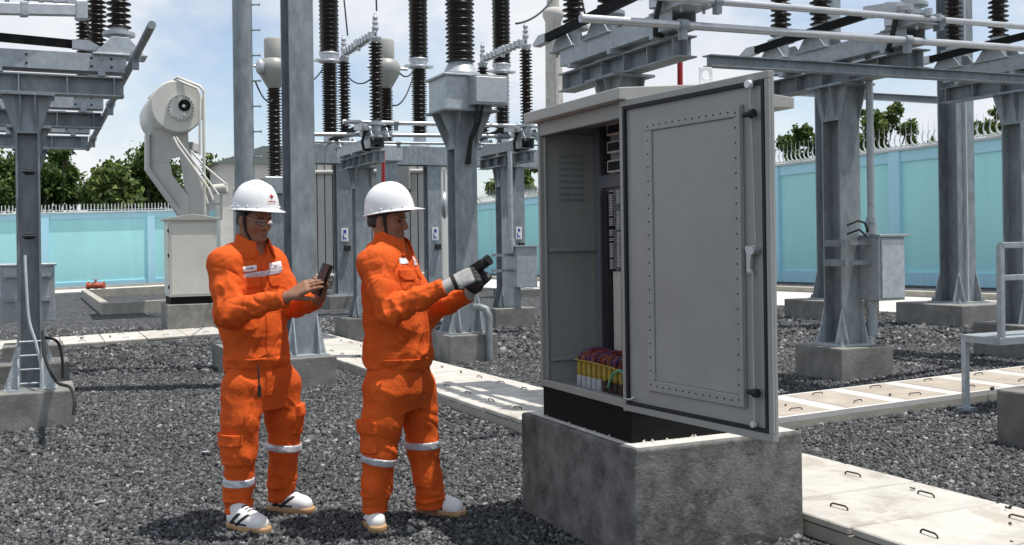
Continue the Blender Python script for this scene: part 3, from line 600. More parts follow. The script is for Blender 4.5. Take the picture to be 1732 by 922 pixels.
m = MB(); m.tube([(0.03, 0.075, CZ1 - 0.075), (0.022, 0.072, CZ1 - 0.11), (0.012, 0.062, CZ1 - 0.10), (0.01, 0.056, CZ1 - 0.17)], 0.004, 6); m.build('door_stay', 'alu', cab)

# ================================================================== SWITCHYARD STEEL
def footing(label, base, sx, sy, h, rz=TH, group='concrete footings of the steel posts', mt='concrete'):
    m = MB(); m.box((-sx/2, -sy/2, -0.25), (sx/2, sy/2, h)); t_ = m.build('concrete_footing', mt, None, 0.012, 2); t_.location = base; t_.rotation_euler = (0, 0, rz)
    return tag(t_, label, 'footing', group)
def base_detail(m, w, z, plate=0.2, gh=0.34, t=0.012):
    """base plate, triangular gussets and bolts for a post of width w standing at height z"""
    m.box((-plate, -plate, z), (plate, plate, z + 0.02))
    for sx in (-1, 1):
        for o_ in (-0.35*w*1.4, 0.35*w*1.4):
            m.prism([(sx*w/2, o_ - t/2, z + 0.02), (sx*plate*0.97, o_ - t/2, z + 0.02), (sx*(plate*0.97), o_ - t/2, z + 0.05), (sx*w/2, o_ - t/2, z + gh)], (0, t, 0))
            m.prism([(o_ - t/2, sx*w/2, z + 0.02), (o_ - t/2, sx*plate*0.97, z + 0.02), (o_ - t/2, sx*(plate*0.97), z + 0.05), (o_ - t/2, sx*w/2, z + gh)], (t, 0, 0))
        for sy in (-1, 1):
            m.cyl((sx*plate*0.82, sy*plate*0.82, z), (sx*plate*0.82, sy*plate*0.82, z + 0.075), 0.012, 0.012, 6); m.cyl((sx*plate*0.82, sy*plate*0.82, z + 0.02), (sx*plate*0.82, sy*plate*0.82, z + 0.045), 0.022, 0.022, 6)
PH = 2.72
def make_support(label, base, rz, group, w=0.24, y0=-1.0, y1=0.95, zb=0.30, ladder=False, dh=0.0):
    ph = PH + dh
    s = thing('steel_support', label, 'steel support', base, rz, group)
    m = MB(); m.ibeam((0,0,zb), (0,0,ph - 0.01), w, w, 0.018, 0.014, up=(0,1,0)); m.build('post', 'steel', s, 0.002)
    m = MB(); base_detail(m, w, zb); m.build('base_plate', 'steel_light', s)
    m = MB()
    for x in (-w/2 + 0.001, w/2 - 0.013):                              # flared head brackets under the beam
        m.prism([(x, -w/2, ph - 0.34), (x, w/2, ph - 0.34), (x, w/2 + 0.10, ph - 0.03), (x, -w/2 - 0.10, ph - 0.03)], (0.012, 0, 0))
    for sy in (-1, 1):
        m.prism([(-w/2 - 0.07, sy*w*0.3, ph - 0.03), (-w/2, sy*w*0.3, ph - 0.32), (w/2, sy*w*0.3, ph - 0.32), (w/2 + 0.07, sy*w*0.3, ph - 0.03)], (0, 0.012, 0))
    m.box((-w/2 - 0.08, -w/2 - 0.12, ph - 0.03), (w/2 + 0.08, w/2 + 0.12, ph - 0.008)); m.build('head_bracket', 'steel', s)
    m = MB(); m.ibeam((0, y0, ph + 0.08), (0, y1, ph + 0.08), 0.17, 0.165, 0.012, 0.009)
    for y in np.linspace(y0 + 0.08, y1 - 0.08, 6):
        for sx in (-1, 1): m.box((sx*0.045 - 0.038, y - 0.005, ph + 0.010), (sx*0.045 + 0.038, y + 0.005, ph + 0.150))
    m.build('cross_beam', 'steel', s)
    if ladder:                                                         # light bars and rungs between the base gussets, on the +x face
        m = MB(); x = w/2 + 0.02
        for k in range(4): m.cyl((x, -w*0.46, zb + 0.06 + k*0.115), (x, w*0.46, zb + 0.06 + k*0.115), 0.008, 0.008, 6).cut()
        m.build_each('rung', 'steel_light', s)
        m = MB()
        for sy in (-1, 1): m.bar((x, sy*w*0.47, zb + 0.02), (x, sy*w*0.47, zb + 0.36), 0.012, 0.02).cut()
        m.build_each('rung_bar', 'steel_light', s)
    return s
def make_disconnector(label, base, rz, group, y0=-0.93, y1=0.80, y2=None, ins_h=1.22, dh=0.0, arms=True, rs=0.105, bx=0.16):
    ph = PH + dh; zb = ph + 0.165
    d = thing('disconnector', label, 'disconnector', (base[0], base[1], base[2] + zb), rz, group)
    m = MB(); m.chan((0.03, y0, 0.115), (0.03, y1, 0.115), 0.10, 0.15, 0.008, flip=-1); m.chan((-0.09, y0, 0.115), (-0.09, y1, 0.115), 0.10, 0.15, 0.008)
    for y in (y0 + 0.25, y1 - 0.2, (y0 + y1)/2): m.box((-0.16, y - 0.03, 0.0), (0.10, y + 0.03, 0.04))
    m.build('base_channel', 'steel_light', d)
    m = MB()
    for y in (y0 + 0.12, y0 + 0.28, y1 - 0.12, y1 - 0.28, 0.0):
        for z in (0.08, 0.15): m.cyl((0.076, y, z), (0.086, y, z), 0.011, 0.011, 8)
    m.build('bolts', 'rubber', d)
    ys = [y0 + 0.05, y1 - 0.05] + ([y2] if y2 is not None else [])
    for y in ys:
        m = MB(); m.prism([(-0.15, y - 0.20, 0.19), (-0.15, y + 0.20, 0.19), (-0.15, y + 0.07, 0.34), (-0.15, y - 0.07, 0.34)], (0.012, 0, 0)); m.prism([(0.10, y - 0.20, 0.19), (0.10, y + 0.20, 0.19), (0.10, y + 0.07, 0.34), (0.10, y - 0.07, 0.34)], (0.012, 0, 0))
        m.cyl((-0.02, y, 0.19), (-0.02, y, 0.37), 0.085, 0.07, 14); m.cyl((-0.02, y, 0.37), (-0.02, y, 0.40), 0.135, 0.135, 16); m.box((-0.17, y - 0.22, 0.18), (0.13, y + 0.22, 0.195))
        for sx in (-1, 1):
            for sy in (-1, 1): m.cyl((-0.02 + sx*0.10, y + sy*0.15, 0.14), (-0.02 + sx*0.10, y + sy*0.15, 0.23), 0.013, 0.013, 6)
        tb = m.build('turntable', 'steel_light', d, 0.003)
        m = MB(); m.insulator((-0.02, y, 0.43), ins_h, 0.055, rs, 24); ins = m.build('insulator', 'porcelain', d)
        m = MB(); m.cyl((-0.02, y, 0.40), (-0.02, y, 0.44), 0.085, 0.075, 14); m.cut(); m.cyl((-0.02, y, 0.42 + ins_h), (-0.02, y, 0.48 + ins_h), 0.07, 0.085, 14); m.box((-0.09, y - 0.07, 0.48 + ins_h), (0.05, y + 0.07, 0.50 + ins_h)); m.cut(); m.build_each('flange', 'alu', ins)
    # earthing blade, parked along the beam
    m = MB(); m.bar((-0.22, y0 + 0.25, 0.36), (-0.22, y1 + bx, 0.31), 0.05, 0.07); bl = m.build('earthing_blade', 'black', d)
    m = MB(); m.prism([(-0.255, y1 + bx - 0.08, 0.272), (-0.255, y1 + bx + 0.14, 0.262), (-0.255, y1 + bx + 0.17, 0.29), (-0.255, y1 + bx + 0.05, 0.352), (-0.255, y1 + bx - 0.08, 0.35)], (0.07, 0, 0)); m.build('blade_tip', 'alu', bl)
    m = MB(); m.tube([(-0.10, y0 + 0.12, 0.33), (-0.20, y0 + 0.05, 0.26), (-0.24, y0 + 0.05, 0.12), (-0.18, y0 + 0.16, 0.02), (-0.05, y0 + 0.25, 0.03), (0.05, y0 + 0.2, 0.10)], 0.022, 8); m.build('flexible_lead', 'rubber', d)
    m = MB(); m.bar((-0.22, y0 - 0.02, 0.33), (-0.22, y0 + 0.36, 0.37), 0.10, 0.10); m.bar((-0.22, y0 - 0.15, 0.31), (-0.22, y0, 0.33), 0.035, 0.05); m.cyl((-0.22, y0 + 0.10, 0.20), (-0.22, y0 + 0.10, 0.40), 0.045, 0.045, 10); m.build('blade_clamp', 'alu', d, 0.004)
    m = MB()
    for (dx, dy, dz) in ((0.12, 0.0, 0.30), (0.16, -0.10, 0.26), (0.05, -0.22, 0.24), (-0.08, -0.25, 0.27)):
        m.cyl((dx, y0 + dy + 0.06, dz - 0.03), (dx, y0 + dy + 0.06, dz + 0.03), 0.035, 0.035, 8); m.bar((dx, y0 + dy + 0.06, dz), (dx - 0.12, y0 + dy + 0.14, dz + 0.02), 0.03, 0.03).cut()
    m.build_each('crank', 'steel_light', d)
    if arms:
        zt = 0.50 + ins_h
        for (ya, yb) in ((y0 + 0.05, (y0 + y1)/2 - 0.06), (y1 - 0.05, (y0 + y1)/2 + 0.06)):
            m = MB(); m.bar((-0.05, ya, zt + 0.05), (-0.05, yb, zt + 0.05), 0.035, 0.075); m.bar((0.0, ya, zt + 0.05), (0.0, yb, zt + 0.05), 0.02, 0.075)
            for k in range(4): m.box((-0.08, ya + (yb - ya)*(0.2 + 0.2*k) - 0.03, zt + 0.0), (0.03, ya + (yb - ya)*(0.2 + 0.2*k) + 0.03, zt + 0.11))
            m.build('contact_arm', 'alu', d, 0.003)
        m = MB(); m.box((-0.08, (y0+y1)/2 - 0.11, zt + 0.01), (0.04, (y0+y1)/2 + 0.11, zt + 0.12)); m.cyl((-0.02, (y0+y1)/2, zt - 0.05), (-0.02, (y0+y1)/2, zt + 0.02), 0.03, 0.03, 8); m.build('contact', 'alu', d, 0.004)
        m = MB()
        for y in (y0 + 0.05, y1 - 0.05):
            m.lathe([(0.03, 0), (0.05, 0.02), (0.05, 0.06), (0.025, 0.08), (0.045, 0.10), (0.045, 0.13), (0.022, 0.15), (0.04, 0.17), (0.04, 0.20), (0.02, 0.22), (0.012, 0.26)], (-0.02, y, zt + 0.09), 12).cut()
        m.build_each('terminal', 'alu', d)
    return d
def rod(label, p0, p1, r, mt='steel_light', name='operating_rod', group=None, clamps=()):
    p0 = Vector(p0); p1 = Vector(p1); d = p1 - p0
    t_ = thing(name, label, 'rod', p0, 0, group)
    m = MB(); m.cyl((0,0,0), d, r, r, 14); m.build('pipe', mt, t_)
    if clamps:
        m = MB(); u = d.normalized()
        for k in clamps: c_ = d*k; m.cyl(c_ - u*0.035, c_ + u*0.035, r*1.5, r*1.5, 12); m.obox(c_ - Vector((0,0,r*2)), (0.05, 0.05, r*3), (u, Vector((0,0,1)).cross(u), Vector((0,0,1)))).cut()
        m.build_each('clamp', 'steel', t_)
    return t_

# ---- right hand switch row, phases side by side along E2
q1 = GY(1424, 9.62); step = E2*2.38
R0 = q1 - step; R2 = q1 + step
for p_ in (R0, R2): p_.z = SLOPE*p_.x
gS = 'supports of the disconnector row beside the cabinet'; gD = 'disconnectors of the row beside the cabinet'
footing('concrete footing of the post that holds the mechanism box', q1, 0.62, 0.62, 0.30)
footing('concrete footing under the dark post behind the platform', R2, 0.66, 0.66, 0.34)
footing('concrete footing hidden behind the cabinet', R0, 0.62, 0.62, 0.30)
make_support('galvanised support with beam just above the cabinet roof', R0, TH, gS)
make_support('galvanised support with a grey mechanism box on its post', q1, TH, gS)
make_support('dark galvanised support standing behind the operator platform', R2, TH, gS)
make_disconnector('disconnector on the beam straight above the cabinet', R0, TH, gD, y0=-1.0, y1=0.80, y2=0.12)
make_disconnector('disconnector on the beam above the post with the mechanism box', q1, TH, gD, y0=-0.95, y1=0.85, y2=0.22)
make_disconnector('disconnector on the beam above the operator platform', R2, TH, gD, y0=-0.95, y1=0.85, y2=0.22)
gR = 'long rods of the row beside the cabinet'
rod('lower of two grey linking pipes, its open end above the cabinet', P(982, 31, 7.05), P(1790, 86, 9.35), 0.030, 'alu', 'linking_pipe', gR, (0.17, 0.62))
rod('upper of two grey linking pipes above the cabinet door', P(1080, -8, 7.2), P(1790, 50, 9.4), 0.026, 'alu', 'linking_pipe', gR, (0.15, 0.66))
tb = thing('tie_beam', 'long dark steel tie beam starting behind the cabinet lifting eye', 'beam', P(1196, 103, 7.5), 0, gR)
m = MB(); a_ = P(1196, 103, 7.5); m.ibeam((0,0,0), P(1800, 139, 10.0) - a_, 0.10, 0.085, 0.009, 0.008); m.build('beam', 'steel', tb)
rod('dark red pipe stub under the beam above the cabinet', GY(1150, 9.0), P(1150, 88, 9.0), 0.024, 'red', 'red_pipe')

# mechanism box on the right post, its drive pipe and conduit
B0 = P(1490, 455, 9.35)
mb_ = thing('mechanism_box', 'grey switch mechanism box hung on a post with a drive pipe beside the platform', 'box', B0, TH)
m = MB(); m.box((-0.02, -0.0, -0.29), (0.29, 0.40, 0.29)); m.build('housing', 'steel_light', mb_, 0.006)
m = MB(); m.box((-0.04, -0.03, 0.291), (0.33, 0.43, 0.315)); m.build('lid', 'steel_light', mb_, 0.004)
m = MB(); m.box((0.0, -0.018, -0.27), (0.275, -0.001, 0.27)); m.build('front_door', 'steel_light', mb_, 0.006)
m = MB()
for z in (0.24, 0.06): m.bar((-0.30, 0.12, z), (-0.02, 0.12, z), 0.05, 0.04); m.bar((-0.30, 0.32, z), (-0.02, 0.32, z), 0.05, 0.04); m.box((-0.34, 0.08, z - 0.03), (-0.30, 0.36, z + 0.03)); m.cut()
m.build_each('bracket', 'steel', mb_)
m = MB(); m.cyl((0.06, 0.18, -0.36), (0.06, 0.18, -0.29), 0.065, 0.065, 12); m.cyl((0.06, 0.18, -0.62), (0.06, 0.18, -0.36), 0.05, 0.05, 12); m.build('conduit', 'steel', mb_)
m = MB(); m.cyl((-0.05, 0.06, 0.315), (-0.05, 0.06, 0.40), 0.05, 0.05, 12); m.cyl((-0.05, 0.06, 0.42), (-0.05, 0.06, 0.47), 0.045, 0.045, 12); m.cyl((-0.05, 0.06, 0.40), (-0.05, 0.06, 1.95), 0.033, 0.033, 12); m.build('drive_pipe', 'steel_light', mb_)
m = MB(); m.tube([(-0.30, 0.1, 0.40), (-0.22, 0.05, 0.44), (-0.14, 0.04, 0.42), (-0.10, 0.05, 0.34)], 0.012, 6); m.tube([(-0.30, 0.1, 0.32), (-0.2, 0.05, 0.36), (-0.12, 0.05, 0.30)], 0.010, 6); m.build('cables', 'rubber', mb_)

# tall gantry columns behind
def gantry(label, base, w, h, zb, sx, flab, kind='i', rz=TH, group='tall gantry columns'):
    footing(flab, base, sx, sx, zb, rz)
    g = thing('gantry_column', label, 'column', base, rz, group); m = MB()
    if kind == 'i': m.ibeam((0,0,zb), (0,0,h), w, w, 0.02, 0.016, up=(0,1,0))
    elif kind == 'round': m.cyl((0,0,zb), (0,0,h), w/2, w/2*0.93, 28)
    elif kind == 'oct': m.cyl((0,0,zb), (0,0,h), w/2*1.06, w/2*1.0, 6)
    o = m.build('shaft', 'steel', g, 0.002 if kind == 'i' else 0); 
    if kind == 'oct': o.data.polygons.foreach_set('use_smooth', [False]*len(o.data.polygons))
    m = MB(); base_detail(m, w, zb, plate=w*0.85, gh=0.42); m.build('base_plate', 'steel_light', g); return g
c1 = GY(1404, 16.0); c2 = GY(1619, 14.3)
gantry('tall gantry column just behind the post with the mechanism box', c1, 0.29, 9, 0.30, 1.0, 'wide low footing of the tall column beside the cabinet')
gantry('tall gantry column standing alone before the spike topped wall', c2, 0.33, 9, 0.30, 1.15, 'wide low footing of the lone tall gantry column')
bm_ = thing('lattice_arm', 'thin grey horizontal beam between two tall gantry columns', 'beam', P(1345, 156, 15.6)); m = MB(); m.chan((0,0,0), P(1596, 170, 15.2) - P(1345, 156, 15.6), 0.09, 0.10, 0.01); m.build('beam', 'steel_light', bm_)

# operator platform at the right edge
pb = G(1634, 694); pf = thing('operator_platform', 'grey tube steel operator platform with handrail', 'platform', pb, TH)
hd = P(1634, 572, pb.y).z - pb.z; hr = P(1690, 415, pb.y - 0.27).z - pb.z
m = MB()
for (x, y) in ((0, 0), (1.0, 0), (1.0, -0.30)): m.bar((x, y, 0.0), (x, y, hd), 0.042, 0.042).cut()
m.build_each('leg', 'steel_light', pf, 0.003)
m = MB(); m.box((-0.05, -0.05, 0.012), (0.05, 0.05, 0.024)); m.cyl((0, 0, 0.0), (0, 0, 0.014), 0.075, 0.075, 16); m.build('foot', 'steel_light', pf)
m = MB(); m.bar((-0.02, 0, hd), (1.1, 0, hd), 0.045, 0.055); m.bar((-0.02, -0.30, hd), (1.1, -0.30, hd), 0.045, 0.055); m.bar((0, -0.28, hd), (0, -0.02, hd), 0.045, 0.055); m.box((0.02, -0.28, hd + 0.012), (1.1, -0.02, hd + 0.030)); m.build('deck', 'steel_light', pf, 0.003)
m = MB(); xr_ = 0.02; yr_ = -0.30
m.bar((xr_, yr_, hd + 0.028), (xr_, yr_, hr), 0.042, 0.042); m.bar((xr_, yr_, hr), (1.1, yr_, hr), 0.042, 0.042); m.bar((xr_, yr_, hd + (hr - hd)*0.66), (1.1, yr_, hd + (hr - hd)*0.66), 0.032, 0.04)
m.build('handrail', 'steel_light', pf, 0.003)
bb = G(1686, 752) + E2*0.42 - E1*0.45; bb.z = SLOPE*bb.x; footing('dark concrete block beside the platform foot', bb, 0.84, 0.90, 0.33)

# ---- left hand switch row, phases one behind the other along E1
l1 = GY(49, 8.62); gSL = 'supports of the disconnector row by the pit'; gDL = 'disconnectors of the row by the pit'
LN = ['nearest', 'middle', 'farthest']
rzL = TH - math.pi/2
for k in range(3):
    b_ = l1 + E1*(2.5*k); b_.z = SLOPE*b_.x; dh = 0.05 + 0.02*k
    footing(['big pale concrete footing under the post with step rungs', 'concrete footing half hidden behind the big pale one', 'small looking footing at the end of the cover slab path'][k], b_, 0.66 if k == 0 else 0.62, 0.66 if k == 0 else 0.70, 0.31, rzL)
    make_support(['front post with step rungs carrying the topmost of three beams', 'support carrying the middle of three stacked looking beams', 'support carrying the lowest of three stacked looking beams'][k], b_, rzL, gSL, w=0.185, y0=-1.25, y1=(0.76, 0.71, 0.68)[k], ladder=(k == 0), dh=dh)
    make_disconnector(['disconnector on the topmost of three beams by the slanting pipe', 'disconnector on the middle of three beams by the slanting pipe', 'disconnector on the lowest of three beams by the slanting pipe'][k], b_, rzL, gDL, y0=-1.2, y1=(0.78, 0.73, 0.70)[k], dh=dh, bx=-0.34)
rod('slanting dark pipe linking the ends of three beams', P(257, 42, 7.45), P(148, 252, 13.4), 0.030, 'steel', 'linking_pipe', None, (0.16, 0.5, 0.86))
ab = P(-30, 14, 8.35)
lb = thing('busbar_arm', 'pale jointed busbar arm above the black blade', 'busbar', ab); v_ = P(142, 18, 8.75) - ab
m = MB(); m.bar((0,0,0), v_, 0.06, 0.10); m.build('bar', 'alu', lb, 0.01); m = MB(); vx = (v_.normalized(), Vector((0,0,1)).cross(v_.normalized()), Vector((0,0,1))); m.obox(v_*0.40, (0.07, 0.07, 0.13), vx).cut(); m.obox(v_*0.97, (0.10, 0.08, 0.17), vx).cut(); m.build_each('clamp', 'steel_light', lb, 0.015, 2)
LB = P(47, 497, 9.3); lb2 = thing('mechanism_box', 'grey mechanism box behind the post with step rungs', 'box', LB, TH)
m = MB(); m.box((-0.225, 0.02, -0.25), (0.225, 0.30, 0.25)); m.build('housing', 'steel_light', lb2, 0.006); m = MB(); m.box((-0.245, 0.0, 0.251), (0.245, 0.32, 0.272)); m.build('lid', 'steel_light', lb2, 0.004)
m = MB()
for z in (0.17, -0.05):
    for sx in (-1, 1): m.bar((sx*0.19, 0.0, z), (sx*0.05, -0.02, z), 0.05, 0.035).cut()
m.build_each('bracket', 'steel', lb2)
cd = l1 + Vector((0.03, -0.16, 0)); ck = thing('cable', 'thin grey flexible conduit clipped down the post with step rungs', 'cable', cd)
m = MB(); m.tube(smooth_path([(0.02, -0.02, 1.42), (0.03, -0.03, 1.25), (0.05, -0.03, 0.9), (0.10, -0.02, 0.70), (0.13, 0.0, 0.5), (0.12, 0.02, 0.32)]), 0.012, 8); m.build('conduit', 'coping', ck)
for i_, (lab, pts) in enumerate((('black cable drooping over the corner of the big pale footing', [(72,560,8.5),(76,605,8.4),(95,645,8.35),(118,655,8.3),(126,675,8.2),(124,702,8.15)]), ('black cable looping down to the half hidden footing', [(70,570,8.9),(96,577,8.9),(105,605,8.9),(106,640,8.9)]))):
    pp = [P(*q_) for q_ in pts]; c_ = thing('cable', lab, 'cable', pp[0], 0, 'cables at the post with step rungs'); m = MB(); m.tube(smooth_path([p - pp[0] for p in pp]), 0.013, 8); m.build('sheath', 'rubber', c_)
sb = [P(68, 395 + 60*i, 8.45) for i in range(1)]

# ---- column beside the man with a phone and the round column with step bolts
a0 = GY(507, 10.45); gantry('tall grey box column between the two men', a0, 0.255, 9, 0.31, 0.55, 'square footing of the box column between the two men', kind='i', rz=TH + 0.12)
r0 = GY(415, 12.2)
rcol = gantry('tall round steel column with step bolts behind the man with a phone', r0, 0.235, 9, 0.30, 0.7, 'footing of the round column behind the man with a phone', kind='round', rz=TH)
m = MB(); ru = Matrix.Rotation(-TH, 3, 'Z') @ Vector((1, -0.1, 0)).normalized()
for k in range(13): z = 2.2 + k*0.30; m.cyl(ru*0.10 + Vector((0,0,z)), ru*0.205 + Vector((0,0,z)), 0.010, 0.010, 8); m.cyl(ru*0.205 + Vector((0,0,z)), ru*0.215 + Vector((0,0,z)), 0.018, 0.018, 8)
m.build('step_bolts', 'steel', rcol)
for lab_, p_ in (('small black clip on the upper part of the post with step rungs', P(49, 291, 8.5)), ('small black clip above the conduit on the post with step rungs', P(49, 400, 8.5))):
    k_ = thing('cable_clip', lab_, 'clip', p_, rzL); m = MB(); m.box((-0.01, -0.035, -0.025), (0.03, 0.035, 0.025)); m.cyl((0.035, -0.05, 0), (0.035, 0.05, 0), 0.014, 0.014, 8); m.build('clamp_body', 'rubber', k_, 0.004)
ew = thing('earth_conduit', 'thin pale conduit running down the lone tall gantry column', 'conduit', c2, TH); m = MB(); m.cyl((-0.02, -0.19, 0.32), (-0.02, -0.19, 6.0), 0.012, 0.012, 8); m.build('pipe', 'coping', ew)

# ---- breaker pole with its drive head
k0 = GY(783, 12.1)
footing('concrete footing with a bent grey pipe on its front', k0, 0.60, 0.60, 0.33)
pole = thing('instrument_transformer', 'post mounted transformer with steel head box under a big black insulator', 'transformer', k0, TH)
m = MB(); m.ibeam((0,0,0.33), (0,0,2.65), 0.27, 0.27, 0.018, 0.014, up=(0,1,0)); m.build('post', 'steel', pole, 0.002)
m = MB(); base_detail(m, 0.27, 0.33, plate=0.25, gh=0.42); m.build('base_plate', 'steel_light', pole)
m = MB(); zt = 2.90
for s_ in (-1, 1):
    m.prism([(s_*0.13 - 0.006, -0.13, zt - 0.42), (s_*0.13 - 0.006, 0.13, zt - 0.42), (s_*0.13 - 0.006, 0.32, zt), (s_*0.13 - 0.006, -0.32, zt)], (0.012, 0, 0)); m.prism([(-0.13, s_*0.13 - 0.006, zt - 0.42), (0.13, s_*0.13 - 0.006, zt - 0.42), (0.32, s_*0.13 - 0.006, zt), (-0.32, s_*0.13 - 0.006, zt)], (0, 0.012, 0))
m.box((-0.34, -0.34, zt), (0.34, 0.34, zt + 0.02)); m.box((-0.12, -0.12, zt - 0.3), (0.12, 0.12, zt)); m.build('head_bracket', 'steel', pole)
m = MB(); m.box((-0.29, -0.27, zt + 0.021), (0.28, 0.30, zt + 0.40)); m.build('head_box', 'steel_light', pole, 0.006)
m = MB(); m.box((-0.33, -0.31, zt + 0.401), (0.32, 0.34, zt + 0.425)); m.build('top_plate', 'steel_light', pole, 0.004)
m = MB(); m.box((-0.02, -0.46, zt + 0.06), (0.40, -0.272, zt + 0.40)); tbx = m.build('terminal_box', 'steel_light', pole, 0.008, 2)
m = MB(); m.box((0.0, -0.472, zt + 0.085), (0.38, -0.461, zt + 0.375)); m.build('cover', 'alu', tbx, 0.004)
m = MB(); m.tube([(0.05, -0.37, zt + 0.06), (0.04, -0.35, zt - 0.15), (0.02, -0.22, zt - 0.32), (0.0, -0.16, zt - 0.6)], 0.022, 8); m.tube([(0.12, -0.37, zt + 0.06), (0.10, -0.33, zt - 0.12), (0.04, -0.20, zt - 0.34), (0.03, -0.16, zt - 0.6)], 0.018, 8); m.build('cables', 'rubber', pole)
m = MB(); m.lathe([(0.24, 0), (0.25, 0.03), (0.20, 0.06), (0.15, 0.16), (0.13, 0.18)], (0, 0, zt + 0.426), 24); m.build('neck', 'steel_light', pole)
m = MB(); m.insulator((0, 0, zt + 0.60), 2.2, 0.125, 0.175, 46, 26); m.build('insulator', 'porcelain', pole)
m = MB(); m.tube([(0.06, -0.19, 0.64), (0.10, -0.26, 0.64), (0.15, -0.31, 0.62), (0.17, -0.345, 0.55), (0.17, -0.345, -0.05)], 0.042, 12); m.build('elbow_pipe', 'steel', pole)

# ---- centre switch row
n1 = GY(612, 15.8); n2 = n1 + E2*2.42; n0 = n1 - E2*2.42
for p_ in (n2, n0): p_.z = SLOPE*p_.x
gSC = 'supports of the centre disconnector row'; gDC = 'disconnectors of the centre row'
for (b_, la, lf, ld) in ((n1, 'centre row support rising behind the gloved man', 'concrete footing behind the gloved man', 'centre row disconnector above the gloved man'), (n2, 'centre row support between the post transformer and the cabinet', 'concrete footing of the centre row post beside the small box', 'centre row disconnector beside the concrete mast')):
    footing(lf, b_, 0.70, 0.70, 0.32); make_support(la, b_, TH, gSC, y0=-1.0, y1=0.9, dh=-0.10); make_disconnector(ld, b_, TH, gDC, y0=-0.95, y1=0.85, dh=-0.10, ins_h=1.15)
gCP = 'linking pipes of the centre row'
rod('upper linking pipe of the centre row', P(580, 206, 15.0), P(990, 216, 16.8), 0.032, 'alu', 'linking_pipe', gCP, (0.2, 0.7))
rod('middle linking pipe of the centre row', P(522, 227, 14.7), P(990, 232, 16.8), 0.030, 'alu', 'linking_pipe', gCP, (0.2, 0.66))
rod('lowest thin linking pipe of the centre row', P(522, 240, 16.0), P(990, 246, 18.0), 0.022, 'steel_light', 'linking_pipe', gCP, (0.3,))
CB = P(876, 452, 15.2); cbx = thing('mechanism_box', 'small grey mechanism box between the centre post and the cabinet', 'box', CB, TH)
m = MB(); m.box((-0.02, 0, -0.30), (0.32, 0.36, 0.30)); m.build('housing', 'steel_light', cbx, 0.006); m = MB(); m.box((-0.04, -0.02, 0.301), (0.34, 0.38, 0.32)); m.build('lid', 'steel_light', cbx)
m = MB(); m.cyl((-0.06, 0.1, 0.30), (-0.06, 0.1, 1.72), 0.035, 0.035, 12); m.cyl((-0.06, 0.1, 0.22), (-0.06, 0.1, 0.42), 0.055, 0.055, 12); m.build('drive_pipe', 'steel_light', cbx)
m = MB(); m.cyl((0.05, 0.15, -0.62), (0.05, 0.15, -0.30), 0.055, 0.055, 12); m.build('conduit', 'steel', cbx)
m = MB()
for z in (0.18, -0.05): m.bar((-0.34, 0.15, z), (-0.02, 0.15, z), 0.06, 0.04).cut()
m.build_each('bracket', 'steel', cbx)
rod('red vertical pipe above the gloved man', GY(648, 17.5), P(648, 258, 17.5), 0.030, 'red', 'red_pipe')

# ---- three pole breaker on its long beam further back
s0 = GY(560, 24.0); gB = 'poles of the far breaker'
br = thing('breaker_support', 'long grey beam on two legs carrying the three tall black poles', 'frame', s0, TH)
zbm = P(560, 278, 24).z - s0.z
m = MB(); m.chan((-0.45, -0.18, zbm + 0.22), (5.6, -0.18, zbm + 0.22 ), 0.16, 0.42, 0.03, flip=-1); m.chan((-0.45, 0.2, zbm + 0.22), (5.6, 0.2, zbm + 0.22), 0.16, 0.42, 0.03); m.box((-0.45, -0.24, zbm + 0.43), (5.6, 0.26, zbm + 0.45)); m.build('beam', 'steel', br)
for x in (0.28, 2.52, 4.75):
    m = MB(); m.ibeam((x, 0, 0.32), (x, 0, zbm), 0.34, 0.34, 0.03, 0.025, up=(0,1,0)); lg = m.build('leg', 'steel', br)
    m = MB(); m.box((x - 0.30, -0.30, 0.30), (x + 0.30, 0.30, 0.33)); 
    for sx in (-1, 1): m.prism([(x + sx*0.17, -0.02, 0.33), (x + sx*0.29, -0.02, 0.33), (x + sx*0.17, -0.02, 0.85)], (0, 0.04, 0))
    m.build('foot', 'steel_light', lg)
    m = MB(); m.box((x - 0.08, -0.185, 1.55), (x + 0.08, -0.172, 1.86)); pt = m.build('number_plate', 'white', br)
    m = MB(); m.box((x - 0.035, -0.190, 1.74), (x + 0.035, -0.186, 1.82)); m.box((x - 0.05, -0.190, 1.58), (x - 0.025, -0.186, 1.71)); m.box((x - 0.025, -0.190, 1.62), (x + 0.03, -0.186, 1.645)); m.box((x + 0.01, -0.190, 1.58), (x + 0.03, -0.186, 1.62)); m.build('print', 'blue', pt)
    m = MB(); m.box((x - 0.02, -0.27, 1.33), (x + 0.12, -0.175, 1.46)); m.build('lock', 'rubber', br, 0.01)
    q_ = br.matrix_world.copy(); pw = s0 + E2*x; footing({0.28: 'far footing under the breaker leg between the two men', 2.52: 'far footing under the breaker leg behind the gloved man', 4.75: 'far footing under the breaker leg behind the transformer post'}[x], pw, 0.9, 0.9, 0.30)
